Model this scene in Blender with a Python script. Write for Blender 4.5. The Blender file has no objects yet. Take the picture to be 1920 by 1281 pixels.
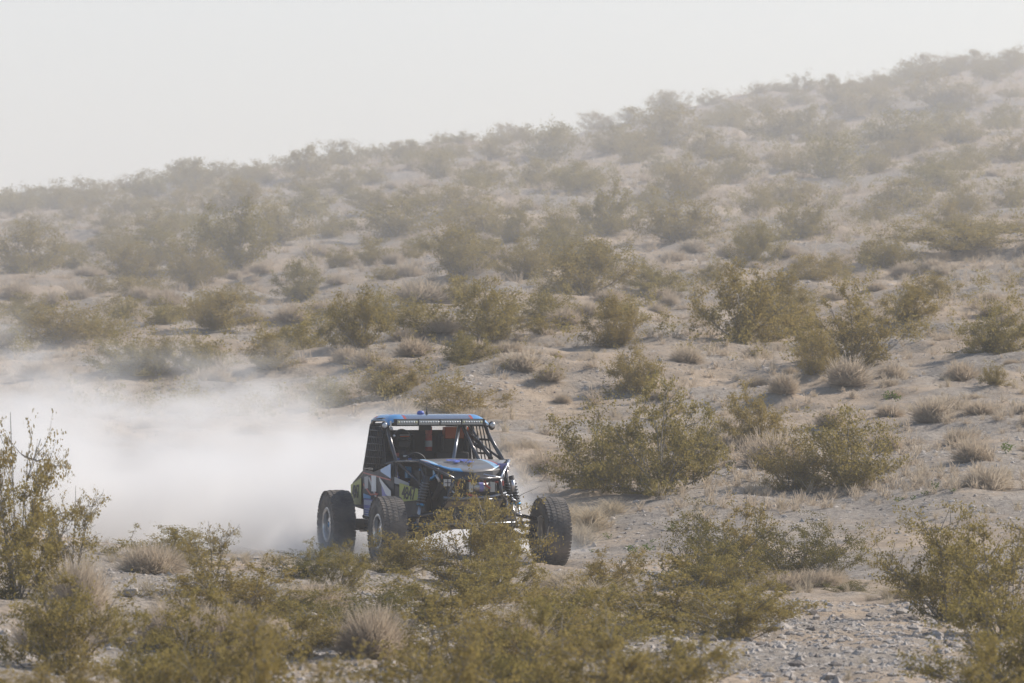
import bpy, bmesh, math, random
import numpy as np
from mathutils import Vector, Matrix

# ------------------------------------------------------------------ camera, sky, sun, exposure
scene = bpy.context.scene
col = scene.collection
cam_d = bpy.data.cameras.new("camera")
cam = bpy.data.objects.new("camera", cam_d)
col.objects.link(cam)
cam.location = (0, 0, 0)
cam.rotation_euler = (math.radians(90), 0, 0)
cam_d.sensor_width = 36.0
FPX = 11700.0                        # focal length in pixels of the 1920 px photograph
cam_d.lens = 36.0 * FPX / 1920.0
cam_d.clip_start = 0.5
cam_d.clip_end = 6000
cam_d.dof.use_dof = True
cam_d.dof.focus_distance = 88.0
cam_d.dof.aperture_fstop = 4.8
scene.camera = cam

SUN_EL, SUN_AZ = math.radians(37), math.radians(26)      # AZ: from +X towards +Y
world = bpy.data.worlds.new("World")
scene.world = world
world.use_nodes = True
wn = world.node_tree.nodes; wl = world.node_tree.links
sky = wn.new("ShaderNodeTexSky")
sky.sky_type = 'NISHITA'
sky.sun_disc = False
sky.sun_elevation = SUN_EL
sky.sun_rotation = math.radians(90) - SUN_AZ
sky.altitude = 800
sky.air_density = 1.0
sky.dust_density = 1.6
sky.ozone_density = 1.0
wl.new(sky.outputs[0], wn["Background"].inputs[0])
wn["Background"].inputs[1].default_value = 0.115

sun_d = bpy.data.lights.new("sun", 'SUN')
sun_d.energy = 4.2
sun_d.angle = math.radians(0.6)
sun_d.color = (1.0, 0.935, 0.85)
sun = bpy.data.objects.new("sun", sun_d)
col.objects.link(sun)
sdir = Vector((math.cos(SUN_EL) * math.cos(SUN_AZ), math.cos(SUN_EL) * math.sin(SUN_AZ), math.sin(SUN_EL)))
sun.rotation_euler = sdir.to_track_quat('Z', 'Y').to_euler()
sun.location = (30, 60, 60)

scene.view_settings.view_transform = 'Standard'
scene.view_settings.look = 'None'
scene.view_settings.exposure = 0.30
scene.view_settings.gamma = 1.0
scene.view_settings.use_curve_mapping = False
scene.render.engine = 'CYCLES'
cy = scene.cycles
cy.max_bounces = 6
cy.diffuse_bounces = 2
cy.glossy_bounces = 2
cy.transmission_bounces = 3
cy.volume_bounces = 3
cy.transparent_max_bounces = 8
cy.volume_step_rate = 1.0
cy.volume_max_steps = 256
cy.use_denoising = True
cy.sample_clamp_indirect = 6.0
HAZE_DENSITY = 0.00065
VEIL_DENSITY = 0.0050

R = np.random.RandomState(7)

# ------------------------------------------------------------------ noise and terrain height
def vnoise(x, y, seed):
    xi = np.floor(x).astype(np.int64); yi = np.floor(y).astype(np.int64)
    xf = x - xi; yf = y - yi
    def h(a, b):
        n = (a * 374761393 + b * 668265263 + seed * 1442695041) & 0xffffffff
        n = ((n ^ (n >> 13)) * 1274126177) & 0xffffffff
        return ((n ^ (n >> 16)) & 0xffff) / 65535.0
    u = xf * xf * (3 - 2 * xf); v = yf * yf * (3 - 2 * yf)
    a = h(xi, yi); b = h(xi + 1, yi); c = h(xi, yi + 1); d = h(xi + 1, yi + 1)
    return (a * (1 - u) + b * u) * (1 - v) + (c * (1 - u) + d * u) * v - 0.5

PROF = {
 -1.0: [(0,-1.7),(20,-2.5),(40,-2.95),(62,-3.0),(70,-2.75),(78,-2.38),(82,-2.5),(87,-3.15),(95,-3.2),(101,-2.75),(115,-1.6),(135,-.1),(160,1.5),(190,3.2),(222,5.0),(262,3),(400,-4),(1500,-14)],
 -0.5: [(0,-1.7),(20,-2.5),(40,-2.95),(62,-3.08),(70,-3.0),(78,-2.78),(82,-2.85),(87,-3.18),(96,-3.2),(103,-2.6),(115,-1.5),(130,-.3),(155,1.5),(185,3.6),(225,6.1),(262,4),(400,-3),(1500,-14)],
 0.0: [(0,-1.7),(20,-2.5),(40,-3.0),(62,-3.1),(76,-3.12),(82,-3.17),(94,-3.19),(98,-2.85),(105,-2.0),(125,-.1),(150,1.8),(175,3.6),(210,6.0),(245,8.1),(285,6),(400,0),(1500,-14)],
 0.5: [(0,-1.7),(20,-2.5),(40,-3.0),(58,-3.14),(74.5,-3.12),(79,-3.28),(86,-3.2),(95,-2.7),(101,-2.25),(110,-1.5),(125,-.32),(150,1.8),(175,3.74),(210,6.64),(250,10.1),(290,8),(400,1),(1500,-14)],
 1.0: [(0,-1.7),(20,-2.5),(40,-3.0),(58,-3.14),(75,-3.12),(79,-3.15),(90,-2.72),(100,-2.05),(115,-.98),(130,.44),(150,2.05),(175,4.0),(210,7.0),(253,11.2),(293,9),(400,2),(1500,-14)],
}
_yy = np.arange(0, 1501, 0.5)
_tab = []
for k in sorted(PROF):
    p = np.array(PROF[k], float)
    z = np.interp(_yy, p[:, 0], p[:, 1])
    ker = np.ones(7) / 7.0
    for _ in range(3):
        zp = np.pad(z, 3, mode='edge'); z = np.convolve(zp, ker, 'valid')
    _tab.append(z)
_tab = np.array(_tab)
CAR = Vector((-1.008, 90.0, -3.19)); CAR_A = math.radians(16.4)

def height(x, y):
    x = np.asarray(x, float); y = np.asarray(y, float)
    u = np.clip(x / (np.maximum(np.abs(y), 30.0) * 0.082), -1.4, 1.4)
    t = np.clip((u + 1.0) / 0.5, 0, 4 - 1e-6)
    i = t.astype(int); f = t - i; f = f * f * (3 - 2 * f)
    yc = np.clip(y, 0, 1500); j = np.clip((yc / 0.5), 0, len(_yy) - 2 + 0.999); j0 = j.astype(int); jf = j - j0
    def g(ii):
        return _tab[ii, j0] * (1 - jf) + _tab[ii, j0 + 1] * jf
    z = g(i) * (1 - f) + g(np.minimum(i + 1, 4)) * f
    hill = np.clip((y - 97) / 20.0, 0, 1)
    far = np.clip((y - 170) / 60.0, 0, 1)
    z = z + hill * (0.55 + 0.25 * far) * vnoise(x / 13.0, y / 17.0, 3) + hill * 0.30 * vnoise(x / 4.3, y / 6.1, 5)
    z = z + hill * 0.24 * vnoise(x / 2.2 + y * .12, y / 0.9, 7) + hill * 0.15 * vnoise(x / .8 - y * .2, y / .5, 8)
    # erosion ribs and wind-blown hummocks
    base = 0.16 + 0.06 * hill
    dx = x - CAR.x; dy = y - CAR.y
    ca, sa = math.cos(CAR_A), math.sin(CAR_A)
    lx = dx * ca + dy * sa; ly = -dx * sa + dy * ca
    road = np.clip((np.abs(lx) - 1.6) / 1.2, 0, 1)
    road = np.where((ly > -3.5) & (ly < 8), road, np.minimum(1, road + np.clip(np.maximum(-3.5 - ly, ly - 8) / 3.0, 0, 1)))
    z = z + road * (base * vnoise(x / 1.7, y / 2.4, 11) + 0.5 * base * vnoise(x / 0.7 + 9, y / 0.9, 13))
    z = z + (0.25 + 0.75 * road) * (0.06 * vnoise(x / 0.33, y / 0.36, 17) + 0.03 * vnoise(x / 0.15, y / 0.16, 19))
    return z

def H(x, y):
    return float(height(np.array([x]), np.array([y]))[0])

def hit(px, row):
    """ground point seen at a pixel of the 1920 px photograph"""
    ys = np.arange(45, 300, 0.25)
    xs = (px - 960) / FPX * ys
    zs = (640 - row) / FPX * ys
    h = height(xs, ys)
    k = np.nonzero(h >= zs)[0]
    if len(k) == 0:
        d = (h - zs) / ys
        i = int(np.argmax(d))
    else:
        i = k[0]
    return xs[i], ys[i], h[i]

# ------------------------------------------------------------------ materials
def newmat(name):
    m = bpy.data.materials.new(name); m.use_nodes = True
    return m, m.node_tree.nodes, m.node_tree.links

def pm(name, c, rough=0.5, metal=0.0, var=0.0, vscale=8.0, bump=0.0, bscale=30.0, dust=0.0, coat=0.0):
    m, n, l = newmat(name)
    b = n["Principled BSDF"]
    b.inputs["Roughness"].default_value = rough
    b.inputs["Metallic"].default_value = metal
    if coat:
        b.inputs["Coat Weight"].default_value = coat
    b.inputs["Base Color"].default_value = (*c, 1)
    tc = n.new("ShaderNodeTexCoord")
    if var or dust:
        no = n.new("ShaderNodeTexNoise"); no.inputs["Scale"].default_value = vscale; no.inputs["Detail"].default_value = 5
        l.new(tc.outputs["Object"], no.inputs["Vector"])
        mx = n.new("ShaderNodeMix"); mx.data_type = 'RGBA'
        mr = n.new("ShaderNodeMapRange"); mr.inputs[1].default_value = 0.35; mr.inputs[2].default_value = 0.75
        mr.inputs[3].default_value = dust * 0.35; mr.inputs[4].default_value = min(1.0, dust + var)
        l.new(no.outputs[0], mr.inputs[0]); l.new(mr.outputs[0], mx.inputs[0])
        mx.inputs[6].default_value = (*c, 1)
        mx.inputs[7].default_value = (0.33, 0.27, 0.21, 1) if dust else (c[0] * .55, c[1] * .55, c[2] * .55, 1)
        l.new(mx.outputs[2], b.inputs["Base Color"])
    if bump:
        nb = n.new("ShaderNodeTexNoise"); nb.inputs["Scale"].default_value = bscale; nb.inputs["Detail"].default_value = 4
        l.new(tc.outputs["Object"], nb.inputs["Vector"])
        bp = n.new("ShaderNodeBump"); bp.inputs["Strength"].default_value = bump; bp.inputs["Distance"].default_value = 0.02
        l.new(nb.outputs[0], bp.inputs["Height"]); l.new(bp.outputs[0], b.inputs["Normal"])
    return m

def ground_mat():
    m, n, l = newmat("desert_sand")
    b = n["Principled BSDF"]; b.inputs["Roughness"].default_value = 0.95
    b.inputs["Specular IOR Level"].default_value = 0.15
    geo = n.new("ShaderNodeNewGeometry")
    def noise(sc, det=4, rough=.6):
        t = n.new("ShaderNodeTexNoise"); t.inputs["Scale"].default_value = sc
        t.inputs["Detail"].default_value = det; t.inputs["Roughness"].default_value = rough
        l.new(geo.outputs["Position"], t.inputs["Vector"]); return t.outputs[0]
    def mapr(s, a, bb, c=0.0, d=1.0):
        t = n.new("ShaderNodeMapRange"); t.inputs[1].default_value = a; t.inputs[2].default_value = bb
        t.inputs[3].default_value = c; t.inputs[4].default_value = d; l.new(s, t.inputs[0]); return t.outputs[0]
    def mix(f, a, bb):
        t = n.new("ShaderNodeMix"); t.data_type = 'RGBA'; l.new(f, t.inputs[0])
        for s, q in ((6, a), (7, bb)):
            if isinstance(q, tuple): t.inputs[s].default_value = (*q, 1)
            else: l.new(q, t.inputs[s])
        return t.outputs[2]
    sand = mix(mapr(noise(.35, 3), .35, .65), (.475, .37, .265), (.41, .32, .235))
    sand = mix(mapr(noise(3.0, 5, .7), .42, .68), sand, (.31, .235, .165))
    grav = mix(mapr(noise(9.0, 5, .75), .4, .6), (.39, .335, .275), (.24, .205, .17))
    c = mix(mapr(noise(.22, 6, .7), .44, .56), sand, grav)
    # small pebbles
    vo = n.new("ShaderNodeTexVoronoi"); vo.inputs["Scale"].default_value = 9.0
    l.new(geo.outputs["Position"], vo.inputs["Vector"])
    sep = n.new("ShaderNodeSeparateColor"); l.new(vo.outputs["Color"], sep.inputs[0])
    peb = mapr(vo.outputs["Distance"], .30, .22)
    sel = mapr(sep.outputs[0], .6, .65)
    mu = n.new("ShaderNodeMath"); mu.operation = 'MULTIPLY'; l.new(peb, mu.inputs[0]); l.new(sel, mu.inputs[1])
    pc = mix(sep.outputs[1], (.18, .155, .135), (.48, .42, .36))
    c = mix(mu.outputs[0], c, pc)
    l.new(c, b.inputs["Base Color"])
    bn = n.new("ShaderNodeMath"); bn.operation = 'ADD'
    l.new(noise(14.0, 6, .7), bn.inputs[0]); l.new(mu.outputs[0], bn.inputs[1])
    bp = n.new("ShaderNodeBump"); bp.inputs["Strength"].default_value = .8; bp.inputs["Distance"].default_value = .05
    l.new(bn.outputs[0], bp.inputs["Height"]); l.new(bp.outputs[0], b.inputs["Normal"])
    return m

def leaf_mat(name, c1, c2, c3, trans=.5):
    m, n, l = newmat(name)
    n.remove(n["Principled BSDF"])
    out = n["Material Output"]
    tc = n.new("ShaderNodeTexCoord"); oi = n.new("ShaderNodeObjectInfo")
    no = n.new("ShaderNodeTexNoise"); no.inputs["Scale"].default_value = 5.0; no.inputs["Detail"].default_value = 6
    no.inputs["Roughness"].default_value = .8
    l.new(tc.outputs["Object"], no.inputs["Vector"])
    r = n.new("ShaderNodeMapRange"); r.inputs[1].default_value = .35; r.inputs[2].default_value = .65
    l.new(no.outputs[0], r.inputs[0])
    a = n.new("ShaderNodeMix"); a.data_type = 'RGBA'; l.new(r.outputs[0], a.inputs[0])
    a.inputs[6].default_value = (*c1, 1); a.inputs[7].default_value = (*c2, 1)
    r2 = n.new("ShaderNodeMapRange"); r2.inputs[3].default_value = 0; r2.inputs[4].default_value = .75
    l.new(oi.outputs["Random"], r2.inputs[0])
    b = n.new("ShaderNodeMix"); b.data_type = 'RGBA'; l.new(r2.outputs[0], b.inputs[0])
    l.new(a.outputs[2], b.inputs[6]); b.inputs[7].default_value = (*c3, 1)
    d = n.new("ShaderNodeBsdfDiffuse"); t = n.new("ShaderNodeBsdfTranslucent"); ms = n.new("ShaderNodeMixShader")
    l.new(b.outputs[2], d.inputs[0]); l.new(b.outputs[2], t.inputs[0])
    ms.inputs[0].default_value = trans
    l.new(d.outputs[0], ms.inputs[1]); l.new(t.outputs[0], ms.inputs[2]); l.new(ms.outputs[0], out.inputs[0])
    return m

def vol_mat(name, color, density, aniso=0.2):
    m, n, l = newmat(name)
    n.remove(n["Principled BSDF"])
    v = n.new("ShaderNodeVolumePrincipled")
    v.inputs["Color"].default_value = (*color, 1); v.inputs["Density"].default_value = density
    v.inputs["Anisotropy"].default_value = aniso
    l.new(v.outputs[0], n["Material Output"].inputs["Volume"])
    return m, v

M = {
 'ground': ground_mat(),
 'leaf': leaf_mat("creosote_leaf", (.215, .175, .056), (.36, .285, .09), (.33, .24, .085)),
 'leaf_green': leaf_mat("creosote_leaf_green", (.13, .12, .038), (.22, .185, .058), (.19, .155, .05)),
 'stem': pm("grey_stem", (.25, .22, .18), .9, var=.5),
 'straw': leaf_mat("dry_straw", (.52, .42, .29), (.60, .50, .35), (.46, .39, .29), .45),
 'twig': leaf_mat("dry_twigs", (.47, .39, .295), (.57, .475, .36), (.50, .40, .29), .5),
 'herb': leaf_mat("green_herb", (.10, .15, .03), (.15, .18, .05), (.12, .16, .04)),
 'stone': pm("pale_stone", (.46, .405, .35), .9, var=.7, vscale=2.0, bump=.6, bscale=14),
 'stone_dark': pm("dark_stone", (.23, .195, .165), .9, var=.6, vscale=2.0, bump=.6, bscale=14),
}

# ------------------------------------------------------------------ mesh helpers
def mesh_np(name, V, F, mat, smooth=False, midx=None):
    """V (n,3); F (m,k) one face size, or a list of such arrays"""
    if not isinstance(F, list): F = [F]
    me = bpy.data.meshes.new(name)
    V = np.asarray(V, np.float32)
    me.vertices.add(len(V)); me.vertices.foreach_set("co", V.ravel())
    loops = np.concatenate([np.asarray(f, np.int32).ravel() for f in F])
    sizes = np.concatenate([np.full(len(f), np.asarray(f).shape[1], np.int32) for f in F])
    starts = np.concatenate([[0], np.cumsum(sizes)[:-1]]).astype(np.int32)
    me.loops.add(len(loops)); me.loops.foreach_set("vertex_index", loops)
    me.polygons.add(len(sizes)); me.polygons.foreach_set("loop_start", starts)
    mats = mat if isinstance(mat, (list, tuple)) else [mat]
    for q in mats: me.materials.append(q)
    if midx is not None: me.polygons.foreach_set("material_index", np.asarray(midx, np.int32))
    me.polygons.foreach_set("use_smooth", np.full(len(sizes), smooth, bool))
    me.update(calc_edges=True)
    me.validate()
    return me

def link(name, me, parent=None, loc=None):
    o = bpy.data.objects.new(name, me); col.objects.link(o)
    if parent is not None: o.parent = parent
    if loc is not None: o.location = loc
    return o

def thing(name, label, cat, loc=(0, 0, 0), rz=0.0, group=None, me=None):
    o = bpy.data.objects.new(name, me); col.objects.link(o)
    o.location = loc; o.rotation_euler = (0, 0, rz)
    o["label"] = label; o["category"] = cat
    if group: o["group"] = group
    if me is None: o.empty_display_size = 0.2
    return o

# ------------------------------------------------------------------ ground: one sheet out past the horizon
def spaced(segs):
    out = [segs[0][0]]
    for a, b, s in segs:
        n = max(1, int(round((b - a) / s)))
        out += list(np.linspace(a, b, n + 1)[1:])
    return np.array(out)
ys = spaced([(-900, -60, 60), (-60, 20, 8), (20, 56, .5), (56, 102, .11), (102, 150, .2), (150, 262, .45), (262, 320, 4), (320, 800, 30), (800, 2600, 150)])
xh = spaced([(0, 9, .11), (9, 15, .2), (15, 24, .35), (24, 60, 3), (60, 300, 20), (300, 2400, 150)])
xs = np.concatenate([-xh[::-1][:-1], xh])
GX, GY = np.meshgrid(xs, ys)
GZ = height(GX, GY)
# two soft wheel ruts pressed along the buggy's line and low berms of thrown sand beside them
_ca, _sa = math.cos(CAR_A), math.sin(CAR_A)
LX = (GX - CAR.x) * _ca + (GY - CAR.y) * _sa
LY = -(GX - CAR.x) * _sa + (GY - CAR.y) * _ca
fade = np.clip((LY + 6) / 4, 0, 1) * np.clip((30 - LY) / 10, 0, 1) * np.clip((LX + 6), 0, 1)
for c in (-1.2, 1.2):
    GZ += fade * (-.05 * np.exp(-((LX - c) / .2) ** 2) + .05 * np.exp(-((np.abs(LX - c) - .36) / .13) ** 2))
V = np.stack([GX.ravel(), GY.ravel(), GZ.ravel()], 1)
nx, ny = len(xs), len(ys)
ii = (np.arange(ny - 1)[:, None] * nx + np.arange(nx - 1)[None, :]).ravel()
F = np.stack([ii, ii + 1, ii + nx + 1, ii + nx], 1)
g = link("desert_ground", mesh_np("desert_ground", V, F, M['ground'], True))
g["kind"] = "structure"

# ------------------------------------------------------------------ air: even haze, and a bank of dust hanging over the slope
def box_mesh(name, x0, x1, y0, y1, z0, z1, mat):
    V = [(x, y, z) for x in (x0, x1) for y in (y0, y1) for z in (z0, z1)]
    F = [(0, 1, 3, 2), (4, 6, 7, 5), (0, 4, 5, 1), (2, 3, 7, 6), (0, 2, 6, 4), (1, 5, 7, 3)]
    return mesh_np(name, V, np.array(F), mat)
hz, _ = vol_mat("haze", (.955, .955, .955), HAZE_DENSITY, .2)
o = link("haze", box_mesh("haze", -2500, 2500, -1000, 2700, -60, 24, hz)); o["kind"] = "stuff"
vm, _ = vol_mat("dust_bank", (.965, .955, .95), VEIL_DENSITY, .25)
# nearer on the side the wind comes from, deeper along the slope: a slanted slab of dusty air
Vb = [(-60, 88, -8), (60, 150, -8), (60, 420, -8), (-60, 420, -8), (-60, 122, 22), (60, 184, 22), (60, 420, 22), (-60, 420, 22)]
Fb = [(0, 3, 2, 1), (4, 5, 6, 7), (0, 1, 5, 4), (1, 2, 6, 5), (2, 3, 7, 6), (3, 0, 4, 7)]
o = link("dust_bank", mesh_np("dust_bank", Vb, np.array(Fb), vm)); o["kind"] = "stuff"

# the plume thrown up behind the buggy
def plume_mat():
    m, v = vol_mat("dust_plume", (.975, .96, .942), 1.0, .3)
    n, l = m.node_tree.nodes, m.node_tree.links
    tc = n.new("ShaderNodeTexCoord"); sp = n.new("ShaderNodeSeparateXYZ")
    l.new(tc.outputs["Object"], sp.inputs[0])
    def op(k, a, b=None, c=None):
        t = n.new("ShaderNodeMath"); t.operation = k
        for i, q in enumerate((a, b, c)):
            if q is None: continue
            if isinstance(q, (int, float)): t.inputs[i].default_value = q
            else: l.new(q, t.inputs[i])
        return t.outputs[0]
    def ss(x, a, b):
        t = n.new("ShaderNodeMapRange"); t.interpolation_type = 'SMOOTHSTEP'
        l.new(x, t.inputs[0]); t.inputs[1].default_value = a; t.inputs[2].default_value = b
        return t.outputs[0]
    X, Y, Z = sp.outputs
    no = n.new("ShaderNodeTexNoise"); no.inputs["Scale"].default_value = .42; no.inputs["Detail"].default_value = 3
    no.inputs["Roughness"].default_value = .5
    l.new(tc.outputs["Object"], no.inputs["Vector"])
    nz = op('SUBTRACT', no.outputs[0], .5)
    # ground climbs under the plume
    gz = op('ADD', op('MULTIPLY', op('MAXIMUM', op('SUBTRACT', Y, 97.0), 0.0), .085), -3.2)
    hgt = op('SUBTRACT', Z, gz)
    n2 = n.new('ShaderNodeTexNoise'); n2.inputs['Scale'].default_value = 1.3; n2.inputs['Detail'].default_value = 3; l.new(tc.outputs['Object'], n2.inputs['Vector'])
    nf = op('SUBTRACT', n2.outputs[0], .5)
    top = op('ADD', op('ADD', op('ADD', op('MULTIPLY', X, -.11), 1.45), op('MULTIPLY', nz, 5.2)), op('MULTIPLY', nf, 1.4))
    rel = op('DIVIDE', hgt, op('MAXIMUM', top, .2))
    core = op('POWER', op('SUBTRACT', 1.0, ss(rel, .0, 1.75)), 2.0)
    right = op('SUBTRACT', 1.0, ss(op('ADD', op('ADD', X, op('MULTIPLY', hgt, 1.15)), op('MULTIPLY', nz, 1.5)), -.1, 1.35))
    front = ss(op('ADD', Y, op('MULTIPLY', X, .0)), 92.4, 94.0)
    back = op('SUBTRACT', 1.0, ss(Y, 99.0, 106.0))
    d = op('MULTIPLY', op('MULTIPLY', core, right), op('MULTIPLY', front, back))
    mp_ = n.new('ShaderNodeMapping'); mp_.inputs['Scale'].default_value = (.35, .35, 1.1); mp_.inputs['Rotation'].default_value = (0, .35, 0); l.new(tc.outputs['Object'], mp_.inputs[0])
    n3 = n.new('ShaderNodeTexNoise'); n3.inputs['Scale'].default_value = 1.7; n3.inputs['Detail'].default_value = 4; l.new(mp_.outputs[0], n3.inputs['Vector'])
    tear = ss(op('SUBTRACT', op('ADD', n3.outputs[0], .32), op('MULTIPLY', rel, .42)), .32, .62)
    d = op('MULTIPLY', op('MULTIPLY', d, tear), op('ADD', 1.25, op('ADD', op('MULTIPLY', nz, 2.2), op('MULTIPLY', nf, 1.2))))
    l.new(op('MAXIMUM', d, 0.0), v.inputs["Density"])
    return m
o = link("dust_plume", box_mesh("dust_plume", -18, 1.8, 92.3, 106, -3.6, 3.2, plume_mat())); o["kind"] = "stuff"
o["label"] = "white dust plume billowing up behind the buggy"

def puff_mat(cx, cy, cz, rad, dens):
    m, v = vol_mat("wheel_dust", (.97, .957, .94), 1.0, .3)
    n, l = m.node_tree.nodes, m.node_tree.links
    tc = n.new("ShaderNodeTexCoord"); mp = n.new("ShaderNodeMapping"); mp.inputs["Location"].default_value = (-cx / rad, -cy / rad, -cz / (rad * .55))
    mp.inputs["Scale"].default_value = (1 / rad, 1 / rad, 1 / (rad * .55)); l.new(tc.outputs["Object"], mp.inputs[0])
    ln = n.new("ShaderNodeVectorMath"); ln.operation = 'LENGTH'; l.new(mp.outputs[0], ln.inputs[0])
    no = n.new("ShaderNodeTexNoise"); no.inputs["Scale"].default_value = 2.2; no.inputs["Detail"].default_value = 3; l.new(tc.outputs["Object"], no.inputs["Vector"])
    a = n.new("ShaderNodeMath"); a.operation = 'MULTIPLY_ADD'; l.new(no.outputs[0], a.inputs[0]); a.inputs[1].default_value = .9; a.inputs[2].default_value = -.45
    b = n.new("ShaderNodeMath"); b.operation = 'ADD'; l.new(ln.outputs["Value"], b.inputs[0]); l.new(a.outputs[0], b.inputs[1])
    r_ = n.new("ShaderNodeMapRange"); r_.interpolation_type = 'SMOOTHSTEP'; l.new(b.outputs[0], r_.inputs[0])
    r_.inputs[1].default_value = .1; r_.inputs[2].default_value = .95; r_.inputs[3].default_value = dens; r_.inputs[4].default_value = 0
    l.new(r_.outputs[0], v.inputs["Density"]); return m
for cx, cy, rad, dens in ((-2.75, 91.2, 1.35, 2.2), (-1.55, 91.2, .9, 1.4), (.35, 92.2, 1.2, .8)):
    o = link("wheel_dust", box_mesh("wheel_dust", cx - rad, cx + rad, cy - rad, cy + rad, -3.3, -3.2 + rad * .62, puff_mat(cx, cy, -3.2, rad, dens))); o["kind"] = "stuff"

# ------------------------------------------------------------------ plants
def tube_strip(P, r0, r1, sides=3):
    """tapered tube along points P -> verts, quads"""
    P = np.asarray(P, float); n = len(P)
    T = np.gradient(P, axis=0); T /= np.linalg.norm(T, axis=1)[:, None] + 1e-9
    up = np.array([.31, .17, .93]); A = np.cross(T, up); A /= np.linalg.norm(A, axis=1)[:, None] + 1e-9
    B = np.cross(T, A)
    rr = np.linspace(r0, r1, n)[:, None]
    V = []
    for k in range(sides):
        a = 2 * math.pi * k / sides
        V.append(P + rr * (math.cos(a) * A + math.sin(a) * B))
    V = np.stack(V, 1).reshape(-1, 3)
    F = []
    for i in range(n - 1):
        for k in range(sides):
            F.append((i * sides + k, i * sides + (k + 1) % sides, (i + 1) * sides + (k + 1) % sides, (i + 1) * sides + k))
    return V, np.array(F)

def leaves_at(C, size, rs, elong=1.6):
    n = len(C)
    a = rs.normal(size=(n, 3)); a /= np.linalg.norm(a, axis=1)[:, None]
    b = np.cross(a, rs.normal(size=(n, 3))); b /= np.linalg.norm(b, axis=1)[:, None]
    s = size * rs.uniform(.6, 1.4, (n, 1))
    V = np.stack([C - a * s * elong * .5, C + b * s * .5, C + a * s * elong * .5, C - b * s * .5], 1).reshape(-1, 3)
    F = np.arange(4 * n).reshape(n, 4)
    return V, F

def bend(p, d, L, n, rs, wob=.12, lift=.0):
    P = [np.array(p, float)]; d = np.array(d, float)
    for i in range(n):
        d = d + rs.normal(size=3) * wob + np.array([0, 0, lift]); d /= np.linalg.norm(d)
        P.append(P[-1] + d * L / n)
    return P, d

def creosote(seed, nstem, leaf_n, leaf_s, spread=.95, sparse=0.0, stem_r=.011, height_bias=1.0, fine=True, jit=.022):
    """unit-size bush (about 1 high, 1.45 across) -> (stem mesh data, foliage mesh data)"""
    rs = np.random.RandomState(seed)
    SV, SF, off = [], [], 0
    ends = []
    def add(P, r0, r1):
        nonlocal off
        V, F = tube_strip(P, r0, r1)
        SV.append(V); SF.append(F + off); off += len(V)
    for s in range(nstem):
        az = 2 * math.pi * (s * .382 + rs.uniform(-.06, .06))
        tilt = spread * ((s + .5) / nstem) ** .7 * rs.uniform(.8, 1.15)
        L = rs.uniform(.70, 1.08) * (1.0 - .16 * tilt) * height_bias
        d = (math.sin(tilt) * math.cos(az), math.sin(tilt) * math.sin(az), math.cos(tilt))
        P, _ = bend((rs.uniform(-.05, .05), rs.uniform(-.05, .05), -.04), d, L, 7, rs, .10, .03)
        add(P, stem_r, stem_r * .35)
        dens = rs.uniform(.5, 1.0)
        for k in range(rs.randint(8, 12)):
            i = min(7, 1 + int(7 * rs.uniform() ** .75)); q = np.array(P[i])
            d2 = np.array(d) * .5 + rs.normal(size=3) * .62; d2[2] = abs(d2[2]) * .7 + .05; d2 /= np.linalg.norm(d2)
            L2 = rs.uniform(.12, .34)
            P2, _ = bend(q, d2, L2, 4, rs, .18, .04)
            if fine: add(P2, stem_r * .45, stem_r * .16)
            if rs.uniform() < sparse: continue
            for j in range(rs.randint(3, 6)):
                q3 = np.array(P2[rs.randint(0, 5)])
                d3 = d2 * .6 + rs.normal(size=3) * .6; d3[2] = d3[2] * .6 + .2; d3 /= np.linalg.norm(d3)
                L3 = rs.uniform(.06, .19)
                P3, _ = bend(q3, d3, L3, 2, rs, .15)
                if fine and j < 2: add(P3, stem_r * .22, stem_r * .1)
                ends.append((q3, np.array(P3[-1]), dens * rs.uniform(.2, 1.0)))
    w = np.array([e[2] for e in ends]); w /= w.sum()
    pick = rs.choice(len(ends), leaf_n, p=w)
    A = np.array([e[0] for e in ends])[pick]; B = np.array([e[1] for e in ends])[pick]
    t = rs.uniform(-.1, 1.2, (leaf_n, 1))
    C = A + (B - A) * t + rs.normal(size=(leaf_n, 3)) * jit
    C[:, 2] = np.maximum(C[:, 2], .015)
    LV, LF = leaves_at(C, leaf_s, rs)
    return (np.concatenate(SV), np.concatenate(SF)), (LV, LF)

def make_bush_meshes(tag, seed, **kw):
    (sv, sf), (lv, lf) = creosote(seed, **kw)
    hz_ = np.percentile(lv[:, 2], 99.5); rx = np.percentile(np.abs(lv[:, 0]), 97); ry = np.percentile(np.abs(lv[:, 1]), 97)
    k_ = np.array([.70 / rx, .70 / ry, .98 / hz_]); sv = sv * k_
    c_ = lv.reshape(-1, 4, 3).mean(1, keepdims=True); lv = ((lv.reshape(-1, 4, 3) - c_) + c_ * k_).reshape(-1, 3)
    return sv, sf, lv, lf

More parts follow.
